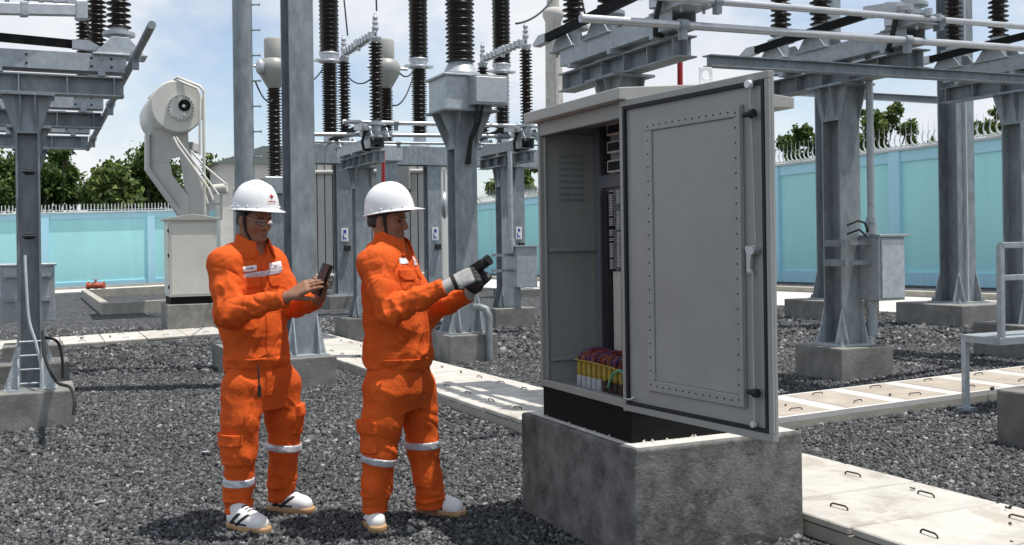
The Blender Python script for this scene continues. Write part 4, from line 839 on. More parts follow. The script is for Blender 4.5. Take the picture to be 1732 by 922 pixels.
for k, x in enumerate((0.02, 2.22, 4.42)):
    pw = s0 + E2*x; pw.z = s0.z + zbm + 0.45
    bp_ = thing('breaker_pole', ['tall two stage black pole beside the box column', 'tall two stage black pole above the gloved man', 'tall two stage black pole behind the post transformer'][k], 'breaker pole', pw, TH, gB)
    m = MB(); m.lathe([(0.24, 0), (0.24, 0.05), (0.16, 0.10), (0.15, 0.26)], (0,0,0), 20); m.build('flange', 'alu', bp_)
    m = MB(); m.insulator((0, 0, 0.26), 1.62, 0.13, 0.195, 30, 20); m.build('insulator', 'porcelain', bp_)
    m = MB(); m.lathe([(0.15, 0), (0.25, 0.04), (0.25, 0.08), (0.19, 0.12), (0.24, 0.22), (0.24, 0.26), (0.16, 0.30)], (0, 0, 1.88), 20); m.box((-0.34, -0.10, 1.93), (0.34, 0.10, 1.98)); m.build('flange', 'alu', bp_)
    m = MB(); m.insulator((0, 0, 2.17), 2.3, 0.155, 0.235, 44, 20); m.build('insulator', 'porcelain', bp_)

# ---- far instrument transformers with tank heads
gC = 'far transformers with round tank heads'
for k, (px, Y, yb, lab) in enumerate(((467, 21.0, 300, 'far transformer with round tank head between the two columns'), (656, 21.5, 246, 'far transformer with round tank head behind the gloved man'))):
    b_ = GY(px, Y); z0 = P(px, yb, Y).z - b_.z; zt = P(px, 150, Y).z - b_.z
    ct = thing('current_transformer', lab, 'transformer', b_, TH, gC)
    m = MB(); m.box((-0.17, -0.17, 0), (0.17, 0.17, z0 - 0.35)); m.build('pedestal', 'steel', ct); m = MB(); m.box((-0.26, -0.26, z0 - 0.35), (0.26, 0.26, z0)); m.build('base_tank', 'steel_light', ct, 0.02)
    m = MB(); m.insulator((0,0,z0), zt - z0, 0.10, 0.155, 30, 18); m.build('insulator', 'porcelain', ct)
    m = MB(); m.lathe([(0.12, 0), (0.17, 0.08), (0.30, 0.30), (0.32, 0.44), (0.26, 0.58), (0.16, 0.62)], (0, 0, zt), 20); hd_ = m.build('tank_head', 'paint_grey', ct)
    m = MB(); m.lathe([(0.18, 0), (0.19, 0.04), (0.19, 0.36), (0.17, 0.40)], (0, 0, zt + 0.62), 18); m.build('expansion_cap', 'paint_roof', hd_)
    m = MB(); m.ell((-0.30, -0.16, zt + 0.40), (0.10, 0.10, 0.16), n=12, m=8); m.cyl((-0.42, -0.1, zt + 0.42), (0.46, -0.05, zt + 0.42), 0.03, 0.03, 8); m.build('terminal', 'alu', hd_)

# ---- concrete pole and wires
cp = GY(941, 30); cpole = thing('concrete_pole', 'pale round concrete mast with a collar behind the cabinet', 'mast', cp)
zc_ = P(941, 20, 30).z - cp.z
m = MB(); m.cyl((0,0,-0.2), (0,0,zc_ - 0.2), 0.30, 0.235, 24); m.cyl((0,0,zc_ - 0.2), (0,0,zc_ + 0.8), 0.19, 0.17, 20); m.build('shaft', 'slab', cpole)
m = MB(); m.lathe([(0.24, -0.28), (0.31, -0.14), (0.31, 0.02), (0.20, 0.10)], (0,0,zc_), 24); m.build('collar', 'road', cpole)
m = MB(); m.bar((0.02, -0.255, 0), (0.02, -0.235, zc_ - 0.3), 0.025, 0.03); m.build('earth_strip', 'kerb', cpole)
def wire(lab, a, b_, sag, r, mt='rubber', grp='overhead wires'):
    a = Vector(a); b_ = Vector(b_); w = thing('wire', lab, 'wire', a, 0, grp); pts = []
    for i in range(13):
        t_ = i/12; p = a.lerp(b_, t_); p.z -= 4*sag*t_*(1 - t_); pts.append(p - a)
    m = MB(); m.tube(pts, r, 6); m.build('strand', mt, w)
wire('black wire sloping up from a contact arm to the mast', P(873, 40, 15.8), P(935, -2, 20), 0.10, 0.018)
wire('wire rising from the near end of the contact arm above the gloved man', P(637, 18, 15.2), P(636, -20, 15.3), 0.0, 0.014)
wire('slanting wire rising from the far end of the contact arm', P(588, 60, 16.8), P(580, -20, 17), 0.0, 0.014)
wire('thin jumper between the round column and a tank head', P(432, 138, 16), P(462, 168, 21), 0.15, 0.014)
wire('thin jumper from the box column side pole to a tank head', P(545, 118, 24), P(478, 108, 21.5), 0.35, 0.016)
wire('thin jumper from the tank head to the middle black pole', P(664, 102, 22), P(700, 118, 24.5), 0.25, 0.018)
wire('thin jumper hanging below the middle black pole', P(698, 132, 24), P(664, 178, 22), 0.2, 0.018)
wire('thin jumper behind the slender contact arm insulators', P(576, 112, 24), P(640, 118, 21.8), 0.35, 0.016)
wire('short wire slanting beside the mast above the cabinet', P(984, 0, 9.5), P(995, 40, 9.4), 0.02, 0.010)

# ================================================================== TRANSFORMER, KIOSK, PIT
fk = G(284, 567); footing('concrete footing under the pale kiosk behind the man with a phone', fk + E2*0.45 + E1*0.45, 0.92, 1.0, 0.52)
kb = fk + E2*0.05 + E1*0.06; kio = thing('kiosk', 'pale grey outdoor kiosk cabinet behind the man with a phone', 'cabinet', (kb.x, kb.y, kb.z + 0.52), TH)
kw, kd, kh = 0.80, 0.75, 1.46
m = MB(); m.box((0.01, 0.01, 0), (kw - 0.01, kd - 0.01, 0.13)); m.build('base_frame', 'black', kio)
m = MB(); m.box((0, 0, 0.13), (kw, kd, kh)); m.build('body', 'pale_paint', kio, 0.006)
m = MB(); m.prism([(-0.06, -0.05, kh), (-0.06, -0.05, kh + 0.035), (kw/2, -0.05, kh + 0.11), (kw + 0.06, -0.05, kh + 0.035), (kw + 0.06, -0.05, kh)], (0, kd + 0.1, 0)); m.build('roof', 'paint_roof', kio, 0.004)
m = MB(); m.box((0.03, -0.012, 0.17), (kw - 0.03, -0.0005, kh - 0.05)); m.build('door', 'pale_paint', kio, 0.005)
m = MB(); m.box((-0.012, 0.04, 0.17), (-0.0005, kd - 0.04, kh - 0.05)); dl = m.build('door', 'pale_paint', kio, 0.005)
for z in (0.30, 0.85, 1.28):
    m = MB(); m.cyl((-0.016, 0.025, z - 0.03), (-0.016, 0.025, z + 0.03), 0.013, 0.013, 8); m.build('hinge', 'rubber', kio)

tr0 = GY(635, 29.0); trf = thing('power_transformer', 'big pale grey power transformer with finned tank and raised round oil conservator', 'transformer', tr0, 0)
def T(px, py, Y): return P(px, py, Y) - tr0
x0 = T(522, 300, 29).x; x1 = T(746, 300, 29).x; zt = T(600, 276, 29).z; xl = T(388, 300, 29).x
m = MB(); m.box((x0, 0.5, 0.2), (x1, 3.4, zt)); m.build('tank', 'tank', trf, 0.02)
m = MB(); m.box((xl, 0.3, 0.2), (x0, 3.2, T(440, 316, 29).z)); m.build('tank', 'tank', trf, 0.02)
m = MB(); m.box((x0 - 0.06, 0.0, zt), (x1 + 0.06, 3.5, zt + 0.08)); m.build('tank_cover', 'pale_paint', trf)
fm = MB(); fm.box((-0.095, 0, 0.45), (0.095, 0.52, zt - 0.02)); fmesh = fm.mesh('radiator_fin'); fmesh.materials.append(MT['tank'])
nf = 17
for i in range(nf):
    o = bpy.data.objects.new('radiator_fin', fmesh); COL.objects.link(o); o.parent = trf; o.location = (x0 + 0.12 + (x1 - x0 - 0.24)*i/(nf - 1), 0, 0)
m = MB(); m.cyl((x0, -0.06, zt - 0.25), (x1, -0.06, zt - 0.25), 0.06, 0.06, 10).cut(); m.cyl((x0, -0.06, 0.6), (x1, -0.06, 0.6), 0.06, 0.06, 10).cut(); m.build_each('header_pipe', 'tank', trf)
# conservator: drum lying along E1 on a slotted stand
cc = T(301, 180, 23.0); rC = 0.585; far = cc + E1*2.7
m = MB(); ax = (E2, Vector((0,0,1)), E1); m.lathe([(rC - 0.03, -0.02), (rC, 0.0), (rC, 2.7), (rC - 0.05, 2.75)], cc, 40, ax); dr = m.build('conservator', 'pale_paint', trf)
m = MB(); m.lathe([(rC*0.50, -0.06), (rC*0.50, -0.02)], cc + E2*0.06 - Vector((0,0,0.03)), 30, ax); fl = m.build('end_flange', 'pale_paint', dr, 0.005)
m = MB()
for k in range(22):
    a = 2*math.pi*k/22; p = cc + E2*(0.06 + rC*0.45*math.cos(a)) + Vector((0,0,-0.03 + rC*0.45*math.sin(a))); m.cyl(p - E1*0.09, p - E1*0.055, 0.018, 0.018, 6)
m.build('bolts', 'steel', dr)
m = MB(); p = cc + E2*0.13 + Vector((0,0,0.02)); m.lathe([(0.13, -0.11), (0.13, -0.05)], p, 20, ax); gl = m.build('oil_gauge', 'black', dr); m = MB(); m.lathe([(0.035, -0.125), (0.035, -0.11)], p - E2*0.02 - Vector((0,0,0.02)), 12, ax); m.build('gauge_dial', 'white', gl); m = MB(); m.box(tuple(p + Vector((-0.07, -0.09, -0.25))), tuple(p + Vector((0.06, -0.03, -0.14)))); m.build('gauge_box', 'pale_paint', dr, 0.01)
def plate(pts, Y, th): 
    m = MB(); v = [T(x, y, Y) for x, y in pts][::-1]; m.prism(v, E1*th); return m
plate([(254,220),(318,220),(320,256),(326,268),(305,264),(291,268),(288,276),(252,276)], 23.3, 0.16).build('stand', 'tank', trf, 0.01)
plate([(252,276),(288,276),(292,296),(312,324),(319,332),(322,372),(314,372),(252,284)], 23.3, 0.16).build('stand', 'tank', trf, 0.01)
plate([(305,264),(326,268),(346,330),(352,372),(322,372),(319,332),(314,320),(310,294)], 23.3, 0.16).build('stand', 'tank', trf, 0.01)
plate([(247,226),(253,226),(253,284),(316,372),(310,374),(247,286)], 23.2, 0.40).build('stand_flange', 'tank', trf)
m = MB()
m.tube([T(289,143,23), T(291,138,23), T(300,131,23), T(338,146,23), T(345,155,23), T(345,262,23), T(346,372,23)], 0.035, 8)
m.tube([T(303,137,22.9), T(334,150,22.9), T(338,160,22.9), T(338,262,22.9)], 0.03, 8); m.tube([T(250,167,24.5), T(272,145,24.5)], 0.02, 6)
m.tube([T(293,232,22.8), T(300,246,22.8), T(352,318,22.8), T(360,338,22.8)], 0.032, 8); m.tube([T(298,232,22.7), T(306,244,22.7), T(370,330,22.7)], 0.025, 8); m.tube([T(322,254,23.2), T(345,280,23.2), T(382,312,23.2)], 0.025, 8)
m.tube([T(315,246,23.6), T(338,302,23.6), T(352,348,23.6)], 0.035, 8)
m.build('oil_pipes', 'pale_paint', trf)
m = MB(); 
for x in (352, 374): m.bar(T(x, 372, 24), T(x, 326, 24), 0.05, 0.05)
m.bar(T(345,326,24), T(388,326,24), 0.06, 0.08); m.bar(T(352,345,24), T(374,345,24), 0.04, 0.04); m.cyl(T(362,320,23.6), T(384,318,23.6), 0.11, 0.11, 14); m.build('walkway_frame', 'pale_paint', trf)
m = MB(); m.box(tuple(T(318, 256, 23.8)), tuple(T(340, 244, 24.4))); m.build('relay_box', 'tank', trf, 0.02)
m = MB(); pf_ = T(752, 347, 27.5); m.lathe([(0.05, -0.10), (0.28, -0.09), (0.38, 0.0), (0.28, 0.09), (0.05, 0.10)], pf_, 24, ((0,1,0),(0,0,1),(1,0,0))); m.build('cooling_fan', 'alu', trf); m = MB(); m.cyl(pf_ - Vector((0.25,0,0)), pf_, 0.06, 0.06, 8); m.cyl(pf_, pf_ + Vector((0,0,0.95)), 0.03, 0.03, 8); m.build('fan_bracket', 'alu', trf)
m = MB(); q_ = T(666, 300, 28.7); m.obox(q_, (0.9, 0.2, 0.7), ((1,0,0),(0,1,0),(0,0,1))); m.build('junction_box', 'paint_grey', trf, 0.02)

# small control house roof seen beyond the columns
hb = GY(452, 50); hs = thing('small_building', 'small far building with grey green roof between the columns', 'building', hb, TH)
m = MB(); z_ = P(452, 278, 50).z - hb.z; m.box((-2.2, 0, -0.3), (2.2, 3, z_)); m.build('wall', 'road', hs); m = MB(); zr_ = P(452, 248, 50).z - hb.z; m.prism([(-2.5, -0.3, z_), (2.5, -0.3, z_), (1.2, -0.3, zr_), (-0.2, -0.3, zr_)], (0, 3.6, 0))
MT['roof_green'] = mat('grey_green_roof', (0.16, 0.18, 0.165), 0.8, 0, 0.1); m.build('roof', 'roof_green', hs)

# oil pit kerb
pc = G(172, 533); pit = thing('oil_pit_kerb', 'low concrete kerb round a gravel pit before the picket topped wall', 'kerb', pc, TH)
Lp, Wp = 12.5, 4.2; 
for lo, hi in (((0,0,-0.3),(Wp,0.22,0.28)), ((0,0.22,-0.3),(0.20,Lp,0.281)), ((Wp-0.2,0.22,-0.3),(Wp,Lp,0.281)), ((0,Lp,-0.3),(Wp,Lp+0.2,0.28))):
    m = MB(); m.box(lo, hi); m.v = [(x, y, z + SLOPE*(x*E2.x + y*E1.x)) for x, y, z in m.v]; m.build('kerb_wall', 'kerb', pit, 0.01)
vb = GY(161, 41); vb.z = P(161, 487, 41).z; val = thing('fire_valve', 'small faded red valve at the foot of the picket topped wall', 'valve', vb)
m = MB(); m.cyl((-0.35,0,0.08), (0.35,0,0.08), 0.11, 0.11, 12); m.cyl((-0.33,0,0.08), (-0.27,0,0.08), 0.17, 0.17, 12); m.cyl((0.27,0,0.08), (0.33,0,0.08), 0.17, 0.17, 12); m.ell((0,0,0.10), (0.18,0.16,0.15)); m.build('body', 'valve_red', val)
m = MB(); m.cyl((0,0,0.2), (0,0,0.32), 0.03, 0.03, 8); m.cyl((0,0,0.30), (0,0,0.33), 0.12, 0.12, 14); m.build('hand_wheel', 'valve_red', val)

# litter and pale stones on the gravel
for k, (px, py, sx, sy, lab) in enumerate(((346, 772, 0.055, 0.035, 'scrap of white paper on the gravel beside the man with a phone'), (235, 806, 0.05, 0.025, 'pale flat stone on the gravel, larger than the chips around'), (168, 858, 0.045, 0.02, 'pale stone chip alone far from the men on open gravel'), (196, 808, 0.04, 0.018, 'small pale chip next to the larger flat stone'), (368, 790, 0.03, 0.018, 'small white chip just below the paper scrap'))):
    g_ = G(px, py); lt = MB(); rr2 = random.Random(k)
    n = 7; pts = [(sx*math.cos(2*math.pi*i/n)*rr2.uniform(0.6, 1.0), sy*math.sin(2*math.pi*i/n)*rr2.uniform(0.6, 1.0), rr2.uniform(0, 0.008)) for i in range(n)]
    lt.prism(pts, (0, 0, 0.008)); o = lt.build('paper_scrap' if k == 0 else 'pale_stone', 'white' if k == 0 else 'slab'); o.location = g_ + Vector((0,0,0.022)); o.rotation_euler = (rr2.uniform(-.3,.3), rr2.uniform(-.3,.3), rr2.uniform(0, 3)); tag(o, lab, 'paper' if k == 0 else 'stone')

# ================================================================== PEOPLE
# distance-field modelling: smooth unions of tapered capsules and lofts, meshed with surface nets
_lat = np.random.default_rng(5).uniform(-1, 1, (32,32,32)).astype(np.float32)
def vnoise(x, y, z):
    xi = np.floor(x).astype(int); yi = np.floor(y).astype(int); zi = np.floor(z).astype(int)
    fx = x - xi; fy = y - yi; fz = z - zi; fx = fx*fx*(3-2*fx); fy = fy*fy*(3-2*fy); fz = fz*fz*(3-2*fz)
    g = lambda a, b_, c_: _lat[(xi+a) & 31, (yi+b_) & 31, (zi+c_) & 31]
    l = lambda a, b_, t_: a + (b_ - a)*t_
    return l(l(l(g(0,0,0), g(1,0,0), fx), l(g(0,1,0), g(1,1,0), fx), fy), l(l(g(0,0,1), g(1,0,1), fx), l(g(0,1,1), g(1,1,1), fx), fy), fz)
def ridge(x, y, z): q = 1 - 2.2*np.abs(vnoise(x, y, z)); return q*np.abs(q)*0.9 + 0.25*q
def crease(x, y, z, w=0.13):
    """narrow valleys along the zero lines of a stretched noise: sharp pulled creases with flat cloth between"""
    n = vnoise(x, y, z); return np.exp(-(n/w)**2)*np.clip(1.4*vnoise(x*0.6 + 7.3, y*0.6, z*0.6 + 2.1) + 0.55, 0, 1)
class SDF:
    def __init__(s, lo, hi, h):
        s.lo = np.array(lo, float); s.h = h; s.n = np.ceil((np.array(hi) - s.lo)/h).astype(int) + 1
        s.a = np.full(s.n, 1.0, np.float32)
        s.ax = [s.lo[i] + h*np.arange(s.n[i]) for i in range(3)]
    def copy(s):
        o = SDF.__new__(SDF); o.lo, o.h, o.n, o.ax = s.lo, s.h, s.n, s.ax; o.a = s.a.copy(); return o
    def sub(s, lo, hi):
        sl = []
        for i in range(3):
            i0 = int(max(0, math.floor((lo[i] - s.lo[i])/s.h))); i1 = int(min(s.n[i], math.ceil((hi[i] - s.lo[i])/s.h) + 1)); sl.append(slice(i0, max(i0, i1)))
        X, Y, Z = np.meshgrid(s.ax[0][sl[0]], s.ax[1][sl[1]], s.ax[2][sl[2]], indexing='ij', sparse=True); return tuple(sl), X, Y, Z
    def put(s, sl, d, k, mode='u'):
        a = s.a[sl]; d = d.astype(np.float32)
        if mode == 'u':
            if k > 0: q = np.maximum(k - np.abs(a - d), 0)/k; s.a[sl] = np.minimum(a, d) - q*q*k*0.25
            else: s.a[sl] = np.minimum(a, d)
        else:
            q = np.maximum(k - np.abs(a + d), 0)/max(k, 1e-6); s.a[sl] = np.maximum(a, -d) + q*q*k*0.25
    def cone(s, a, b_, ra, rb, k=0.02, flat=None, fs=1.0, mode='u'):
        a = np.array(a, float); b_ = np.array(b_, float); R = max(ra, rb) + k + 3*s.h
        sl, X, Y, Z = s.sub(np.minimum(a, b_) - R, np.maximum(a, b_) + R)
        if 0 in s.a[sl].shape: return s
        ab = b_ - a; L = ab @ ab + 1e-12
        t_ = np.clip(((X - a[0])*ab[0] + (Y - a[1])*ab[1] + (Z - a[2])*ab[2])/L, 0, 1)
        dx = X - a[0] - t_*ab[0]; dy = Y - a[1] - t_*ab[1]; dz = Z - a[2] - t_*ab[2]; q = dx*dx + dy*dy + dz*dz
        if flat is not None: n_ = np.array(flat); c_ = dx*n_[0] + dy*n_[1] + dz*n_[2]; q = q + (fs*fs - 1)*c_*c_
        s.put(sl, np.sqrt(q) - (ra + (rb - ra)*t_), k, mode); return s
    def ell(s, c, r, ax, k=0.02, mode='u'):
        c = np.array(c, float); R = max(r) + k + 3*s.h; sl, X, Y, Z = s.sub(c - R, c + R)
        if 0 in s.a[sl].shape: return s
        q = 0
        for i in range(3): n_ = np.array(ax[i]); q = q + (((X - c[0])*n_[0] + (Y - c[1])*n_[1] + (Z - c[2])*n_[2])/r[i])**2
        s.put(sl, (np.sqrt(q) - 1)*min(r)*1.15, k, mode); return s
    def loft(s, lv, side, front, k=0.02, cap=0.01, e=2.3):
        """lv: (center, half width along side, half depth along front), rising in z"""
        lv = sorted(lv, key=lambda q: q[0][2]); z = np.array([q[0][2] for q in lv]); zz = np.linspace(z[0], z[-1], 160)
        def sm(v):
            o = np.interp(zz, z, v); w = np.hanning(27); w /= w.sum(); return np.convolve(np.pad(o, 13, mode='edge'), w, 'valid')
        cx = sm([q[0][0] for q in lv]); cy = sm([q[0][1] for q in lv]); ra = sm([q[1] for q in lv]); rb = sm([q[2] for q in lv])
        R = max(ra.max(), rb.max()) + k + 0.02
        sl, X, Y, Z = s.sub((cx.min() - R, cy.min() - R, z[0] - 0.05), (cx.max() + R, cy.max() + R, z[-1] + 0.05))
        Zc = np.clip(Z, z[0], z[-1]); a = np.interp(Zc, zz, ra); b_ = np.interp(Zc, zz, rb); ox = X - np.interp(Zc, zz, cx); oy = Y - np.interp(Zc, zz, cy)
        u = np.abs(ox*side[0] + oy*side[1])/a; v = np.abs(ox*front[0] + oy*front[1])/b_
        d = ((u**e + v**e)**(1/e) - 1)*np.minimum(a, b_); d = np.maximum(d, np.maximum(z[0] - Z, Z - z[-1]) + 0*d) if cap >= 0 else d
        s.put(sl, d, k); return s
    def displace(s, fn, band=0.05):
        idx = np.nonzero(np.abs(s.a) < band); p = [s.ax[i][idx[i]] for i in range(3)]; s.a[idx] += fn(*p).astype(np.float32); return s
    def mask(s, fn):                                # intersect a copy with a region; fn > 0 outside
        o = s.copy(); idx = np.nonzero(o.a < 0.06); p = [o.ax[i][idx[i]] for i in range(3)]; v = fn(*p).astype(np.float32); b_ = np.full(o.n, 1.0, np.float32); b_[idx] = np.maximum(o.a[idx], v); o.a = b_; return o
    def grow(s, t_): o = s.copy(); o.a = o.a - t_; return o
    def mesh(s, name):
        a = s.a; sg = a < 0; n = a.shape
        cnt = np.zeros((n[0]-1, n[1]-1, n[2]-1), np.int8); off = [(i,j,k) for i in (0,1) for j in (0,1) for k in (0,1)]
        V = lambda A, o: A[o[0]:n[0]-1+o[0], o[1]:n[1]-1+o[1], o[2]:n[2]-1+o[2]]
        for o in off: cnt += V(sg, o)
        act = (cnt > 0) & (cnt < 8); ci = np.argwhere(act); idx = np.full(act.shape, -1, np.int32); idx[act] = np.arange(len(ci))
        vals = np.stack([V(a, o)[act] for o in off], 1); pos = np.zeros((len(ci), 3)); num = np.zeros(len(ci))
        for i in range(8):
            for j in range(i+1, 8):
                do = np.array(off[j]) - np.array(off[i])
                if np.abs(do).sum() != 1: continue
                m_ = (vals[:,i] < 0) != (vals[:,j] < 0); t_ = np.where(m_, vals[:,i]/(vals[:,i] - vals[:,j] + 1e-12), 0)
                pos += m_[:,None]*(np.array(off[i])[None] + t_[:,None]*do[None]); num += m_
        pos = (pos/np.maximum(num, 1)[:,None] + ci)*s.h + s.lo
        F = []
        for ax in range(3):
            b1, b2 = (ax+1) % 3, (ax+2) % 3
            A = np.moveaxis(sg, (ax,b1,b2), (0,1,2)); I = np.moveaxis(idx, (ax,b1,b2), (0,1,2))
            e = A[:-1,1:-1,1:-1] != A[1:,1:-1,1:-1]; q = np.argwhere(e)
            if len(q) == 0: continue
            i, j, k = q[:,0], q[:,1] + 1, q[:,2] + 1; f = np.stack([I[i,j-1,k-1], I[i,j,k-1], I[i,j,k], I[i,j-1,k]], 1)
            fl = A[i,j,k]; f[~fl] = f[~fl][:,::-1]; F.append(f)
        F = np.concatenate(F); F = F[(F >= 0).all(1)]
        me = bpy.data.meshes.new(name); me.vertices.add(len(pos)); me.vertices.foreach_set('co', pos.reshape(-1).astype(np.float32))
        me.loops.add(len(F)*4); me.loops.foreach_set('vertex_index', F.reshape(-1).astype(np.int32)); me.polygons.add(len(F)); me.polygons.foreach_set('loop_start', np.arange(0, len(F)*4, 4, dtype=np.int32))
        me.polygons.foreach_set('use_smooth', np.ones(len(F), bool)); me.update(calc_edges=True); return me
def un(v): v = np.array(v, float); return v/np.linalg.norm(v)
def V3(v): return np.array((v[0], v[1], v[2]), float)

def hand(f, wrist, d, n, thumb, curls, spread=1.0, pad=0.0, k=0.008, sc=1.0, thumb_dir=None):
    """palm, four jointed fingers of unequal length and a thumb from the palm's side; d along the hand, n out of the palm, thumb = +1/-1 side"""
    d = un(d); n = un(np.array(n) - d*np.dot(n, d)); s_ = np.cross(n, d)*thumb; w = V3(wrist)
    P_ = lambda a, b_, c_: w + (d*a + s_*b_ + n*c_)*sc
    for b_ in (-0.026, 0.0, 0.026): f.cone(P_(0.004, b_*0.55, 0), P_(0.085, b_, 0), (0.017+pad)*sc, (0.0165+pad)*sc, k*1.8, n, 1.25)
    L = (0.072, 0.080, 0.074, 0.058)
    for i, b_ in enumerate((0.031, 0.0105, -0.010, -0.029)):
        p = P_(0.088, b_, 0); a = 0.0; dirx = un(d + s_*(b_*2.2*spread))
        for j, (fr, r0, r1) in enumerate(((0.45, 0.0096, 0.0090), (0.30, 0.0090, 0.0083), (0.25, 0.0083, 0.0070))):
            a += math.radians(curls[i][j]); v = dirx*math.cos(a) + n*math.sin(a); q = p + v*L[i]*fr*sc; f.cone(p, q, (r0+pad)*sc, (r1+pad)*sc, k*0.5); p = q
    td = un(thumb_dir) if thumb_dir is not None else un(d*0.62 + s_*0.66 + n*0.42)
    p = P_(0.028, 0.028, 0.004); q = p + td*0.046*sc; f.cone(p, q, (0.0145+pad)*sc, (0.0110+pad)*sc, k*1.5); q2 = q + un(td + d*0.35 + n*0.1)*0.034*sc; f.cone(q, q2, (0.0108+pad)*sc, (0.0085+pad)*sc, k*0.6)

def head(f, c, hf, hu, sc, neck):
    hf = un(hf); hu = un(np.array(hu) - hf*np.dot(hu, hf)); hs = np.cross(hf, hu); A = (hf, hs, hu); H = lambda a, b_, z: V3(c) + (hf*a + hs*b_ + hu*z)*sc
    E = lambda p, r, k, mode='u': f.ell(H(*p), tuple(q*sc for q in r), A, k, mode)
    E((-0.005,0,0.030), (0.098,0.078,0.092), 0.02); E((0.025,0,-0.040), (0.070,0.066,0.080), 0.03)
    f.cone(H(0.0,0.045,-0.075), H(0.060,0.016,-0.112), 0.026*sc, 0.020*sc, 0.03); f.cone(H(0.0,-0.045,-0.075), H(0.060,-0.016,-0.112), 0.026*sc, 0.020*sc, 0.03); E((0.068,0,-0.112), (0.022,0.024,0.018), 0.02)
    for s_ in (-1, 1):
        E((0.058, s_*0.038, -0.040), (0.030,0.026,0.026), 0.02); E((0.094, s_*0.031, -0.014), (0.013,0.017,0.011), 0.012, 's')
        f.cone(H(0.088, s_*0.016, 0.010), H(0.072, s_*0.052, 0.008), 0.009*sc, 0.007*sc, 0.012)
        E((-0.008, s_*0.078, -0.028), (0.019,0.009,0.032), 0.008); E((0.100, s_*0.012, -0.050), (0.009,0.008,0.008), 0.006)
    f.cone(H(0.090,0,0.0), H(0.112,0,-0.042), 0.009*sc, 0.0125*sc, 0.010)
    E((0.0935,0,-0.0715), (0.010,0.022,0.0062), 0.005); E((0.0915,0,-0.0845), (0.010,0.019,0.0065), 0.005)
    f.cone(H(-0.018,0,-0.045), neck, 0.056*sc, 0.058, 0.03)
    return H, A

def helmet(root, c, hf, hu, sc, emblem=True):
    hf = un(hf); hu = un(np.array(hu) - hf*np.dot(hu, hf)); hs = np.cross(hf, hu)
    ax = [Vector(hf), Vector(hs), Vector(hu)]; C0 = Vector(c)
    W_ = lambda a, b_, z: C0 + (ax[0]*a + ax[1]*b_ + ax[2]*z)*sc
    n, mm = 56, 18; vs = []; fs = []
    for i in range(mm):
        t_ = (i/(mm - 1))*math.pi/2
        for k in range(n):
            p = 2*math.pi*k/n; r = math.cos(t_)**0.86; z = 0.148*math.sin(t_)**0.94
            x = 0.134*r*math.cos(p); y = 0.113*r*math.sin(p)
            rid = 0.0055*math.exp(-(y/0.016)**2)*min(1, max(0, (z - 0.035)/0.03)) + 0.003*(math.exp(-((abs(y) - 0.045)/0.010)**2))*min(1, max(0, (z - 0.05)/0.03))*(1 if z < 0.12 else 0.4)
            vs.append(W_(x*(1 + rid*3), y*(1 + rid*3), z + rid))
    for i in range(mm - 1):
        for k in range(n): fs.append((i*n + k, i*n + (k+1) % n, (i+1)*n + (k+1) % n, (i+1)*n + k))
    m = MB(); m.add(vs, fs, True)
    o2 = []; f2 = []
    prof = ((0.134, 0.113, 0.0, 0.0), (0.138, 0.117, -0.002, 0.25), (0.148, 0.124, -0.007, 1.0), (0.148, 0.124, -0.011, 1.0), (0.128, 0.108, -0.008, 0.0), (0.126, 0.106, 0.02, 0.0))
    for (ra, rb, z, pk) in prof:
        for k in range(n):
            p = 2*math.pi*k/n; ext = pk*0.044*max(0, math.cos(p))**1.3; dz = -pk*0.010*max(0, math.cos(p))**2
            o2.append(W_((ra + ext)*math.cos(p), (rb + ext*0.35)*math.sin(p), z + dz))
    for i in range(len(prof) - 1):
        for k in range(n): f2.append(((i+1)*n + k, (i+1)*n + (k+1) % n, i*n + (k+1) % n, i*n + k))
    m.add(o2, f2, True)
    hm = m.build('helmet', 'white', root)
    m = MB()
    for k in range(14):
        p = 2*math.pi*(k + 0.5)/14
        if math.cos(p) > 0.8: continue
        q = W_(0.136*math.cos(p), 0.115*math.sin(p), 0.010); d_ = (ax[0]*math.cos(p) + ax[1]*math.sin(p)); m.cyl(q - d_*0.003, q + d_*0.0035, 0.006, 0.0045, 8)
    m.build('rivets', 'white', hm)
    m = MB(); pts = []
    for k in range(n + 1): p = 2*math.pi*k/n; pts.append(W_(0.112*math.cos(p), 0.094*math.sin(p), -0.008))
    m.tube(pts, 0.009, 6); m.build('headband', 'strap', hm)
    if emblem:                                      # small red star mark with a line of red print on the front
        m = MB(); star = []
        def on(a_, z, lift=0.0012):
            t_ = math.asin(min(0.99, max(0.01, z/0.148)**(1/0.94))); r = math.cos(t_)**0.86; return W_((0.134*r)*math.cos(a_)*1.012 + lift, (0.113*r)*math.sin(a_)*1.03, z + 0.003)
        z0 = 0.062
        pts = []
        for k in range(8): a = math.pi/2 + k*math.pi/4; rr_ = 0.017 if k % 2 == 0 else 0.007; pts.append(on(rr_*math.cos(a)/0.11, z0 + rr_*math.sin(a), 0.002))
        cn = on(0, z0, 0.004); m.add([cn] + pts, [(0, i + 1, (i + 1) % 8 + 1) for i in range(8)])
        for q_ in range(6): a0 = (-0.024 + q_*0.0085)/0.11; a1 = a0 + 0.055; m.add([on(a0, 0.030, 0.002), on(a1, 0.030, 0.002), on(a1, 0.038, 0.002), on(a0, 0.038, 0.002)], [(0,1,2,3)])
        m.build('helmet_emblem', 'red', hm)
    return hm

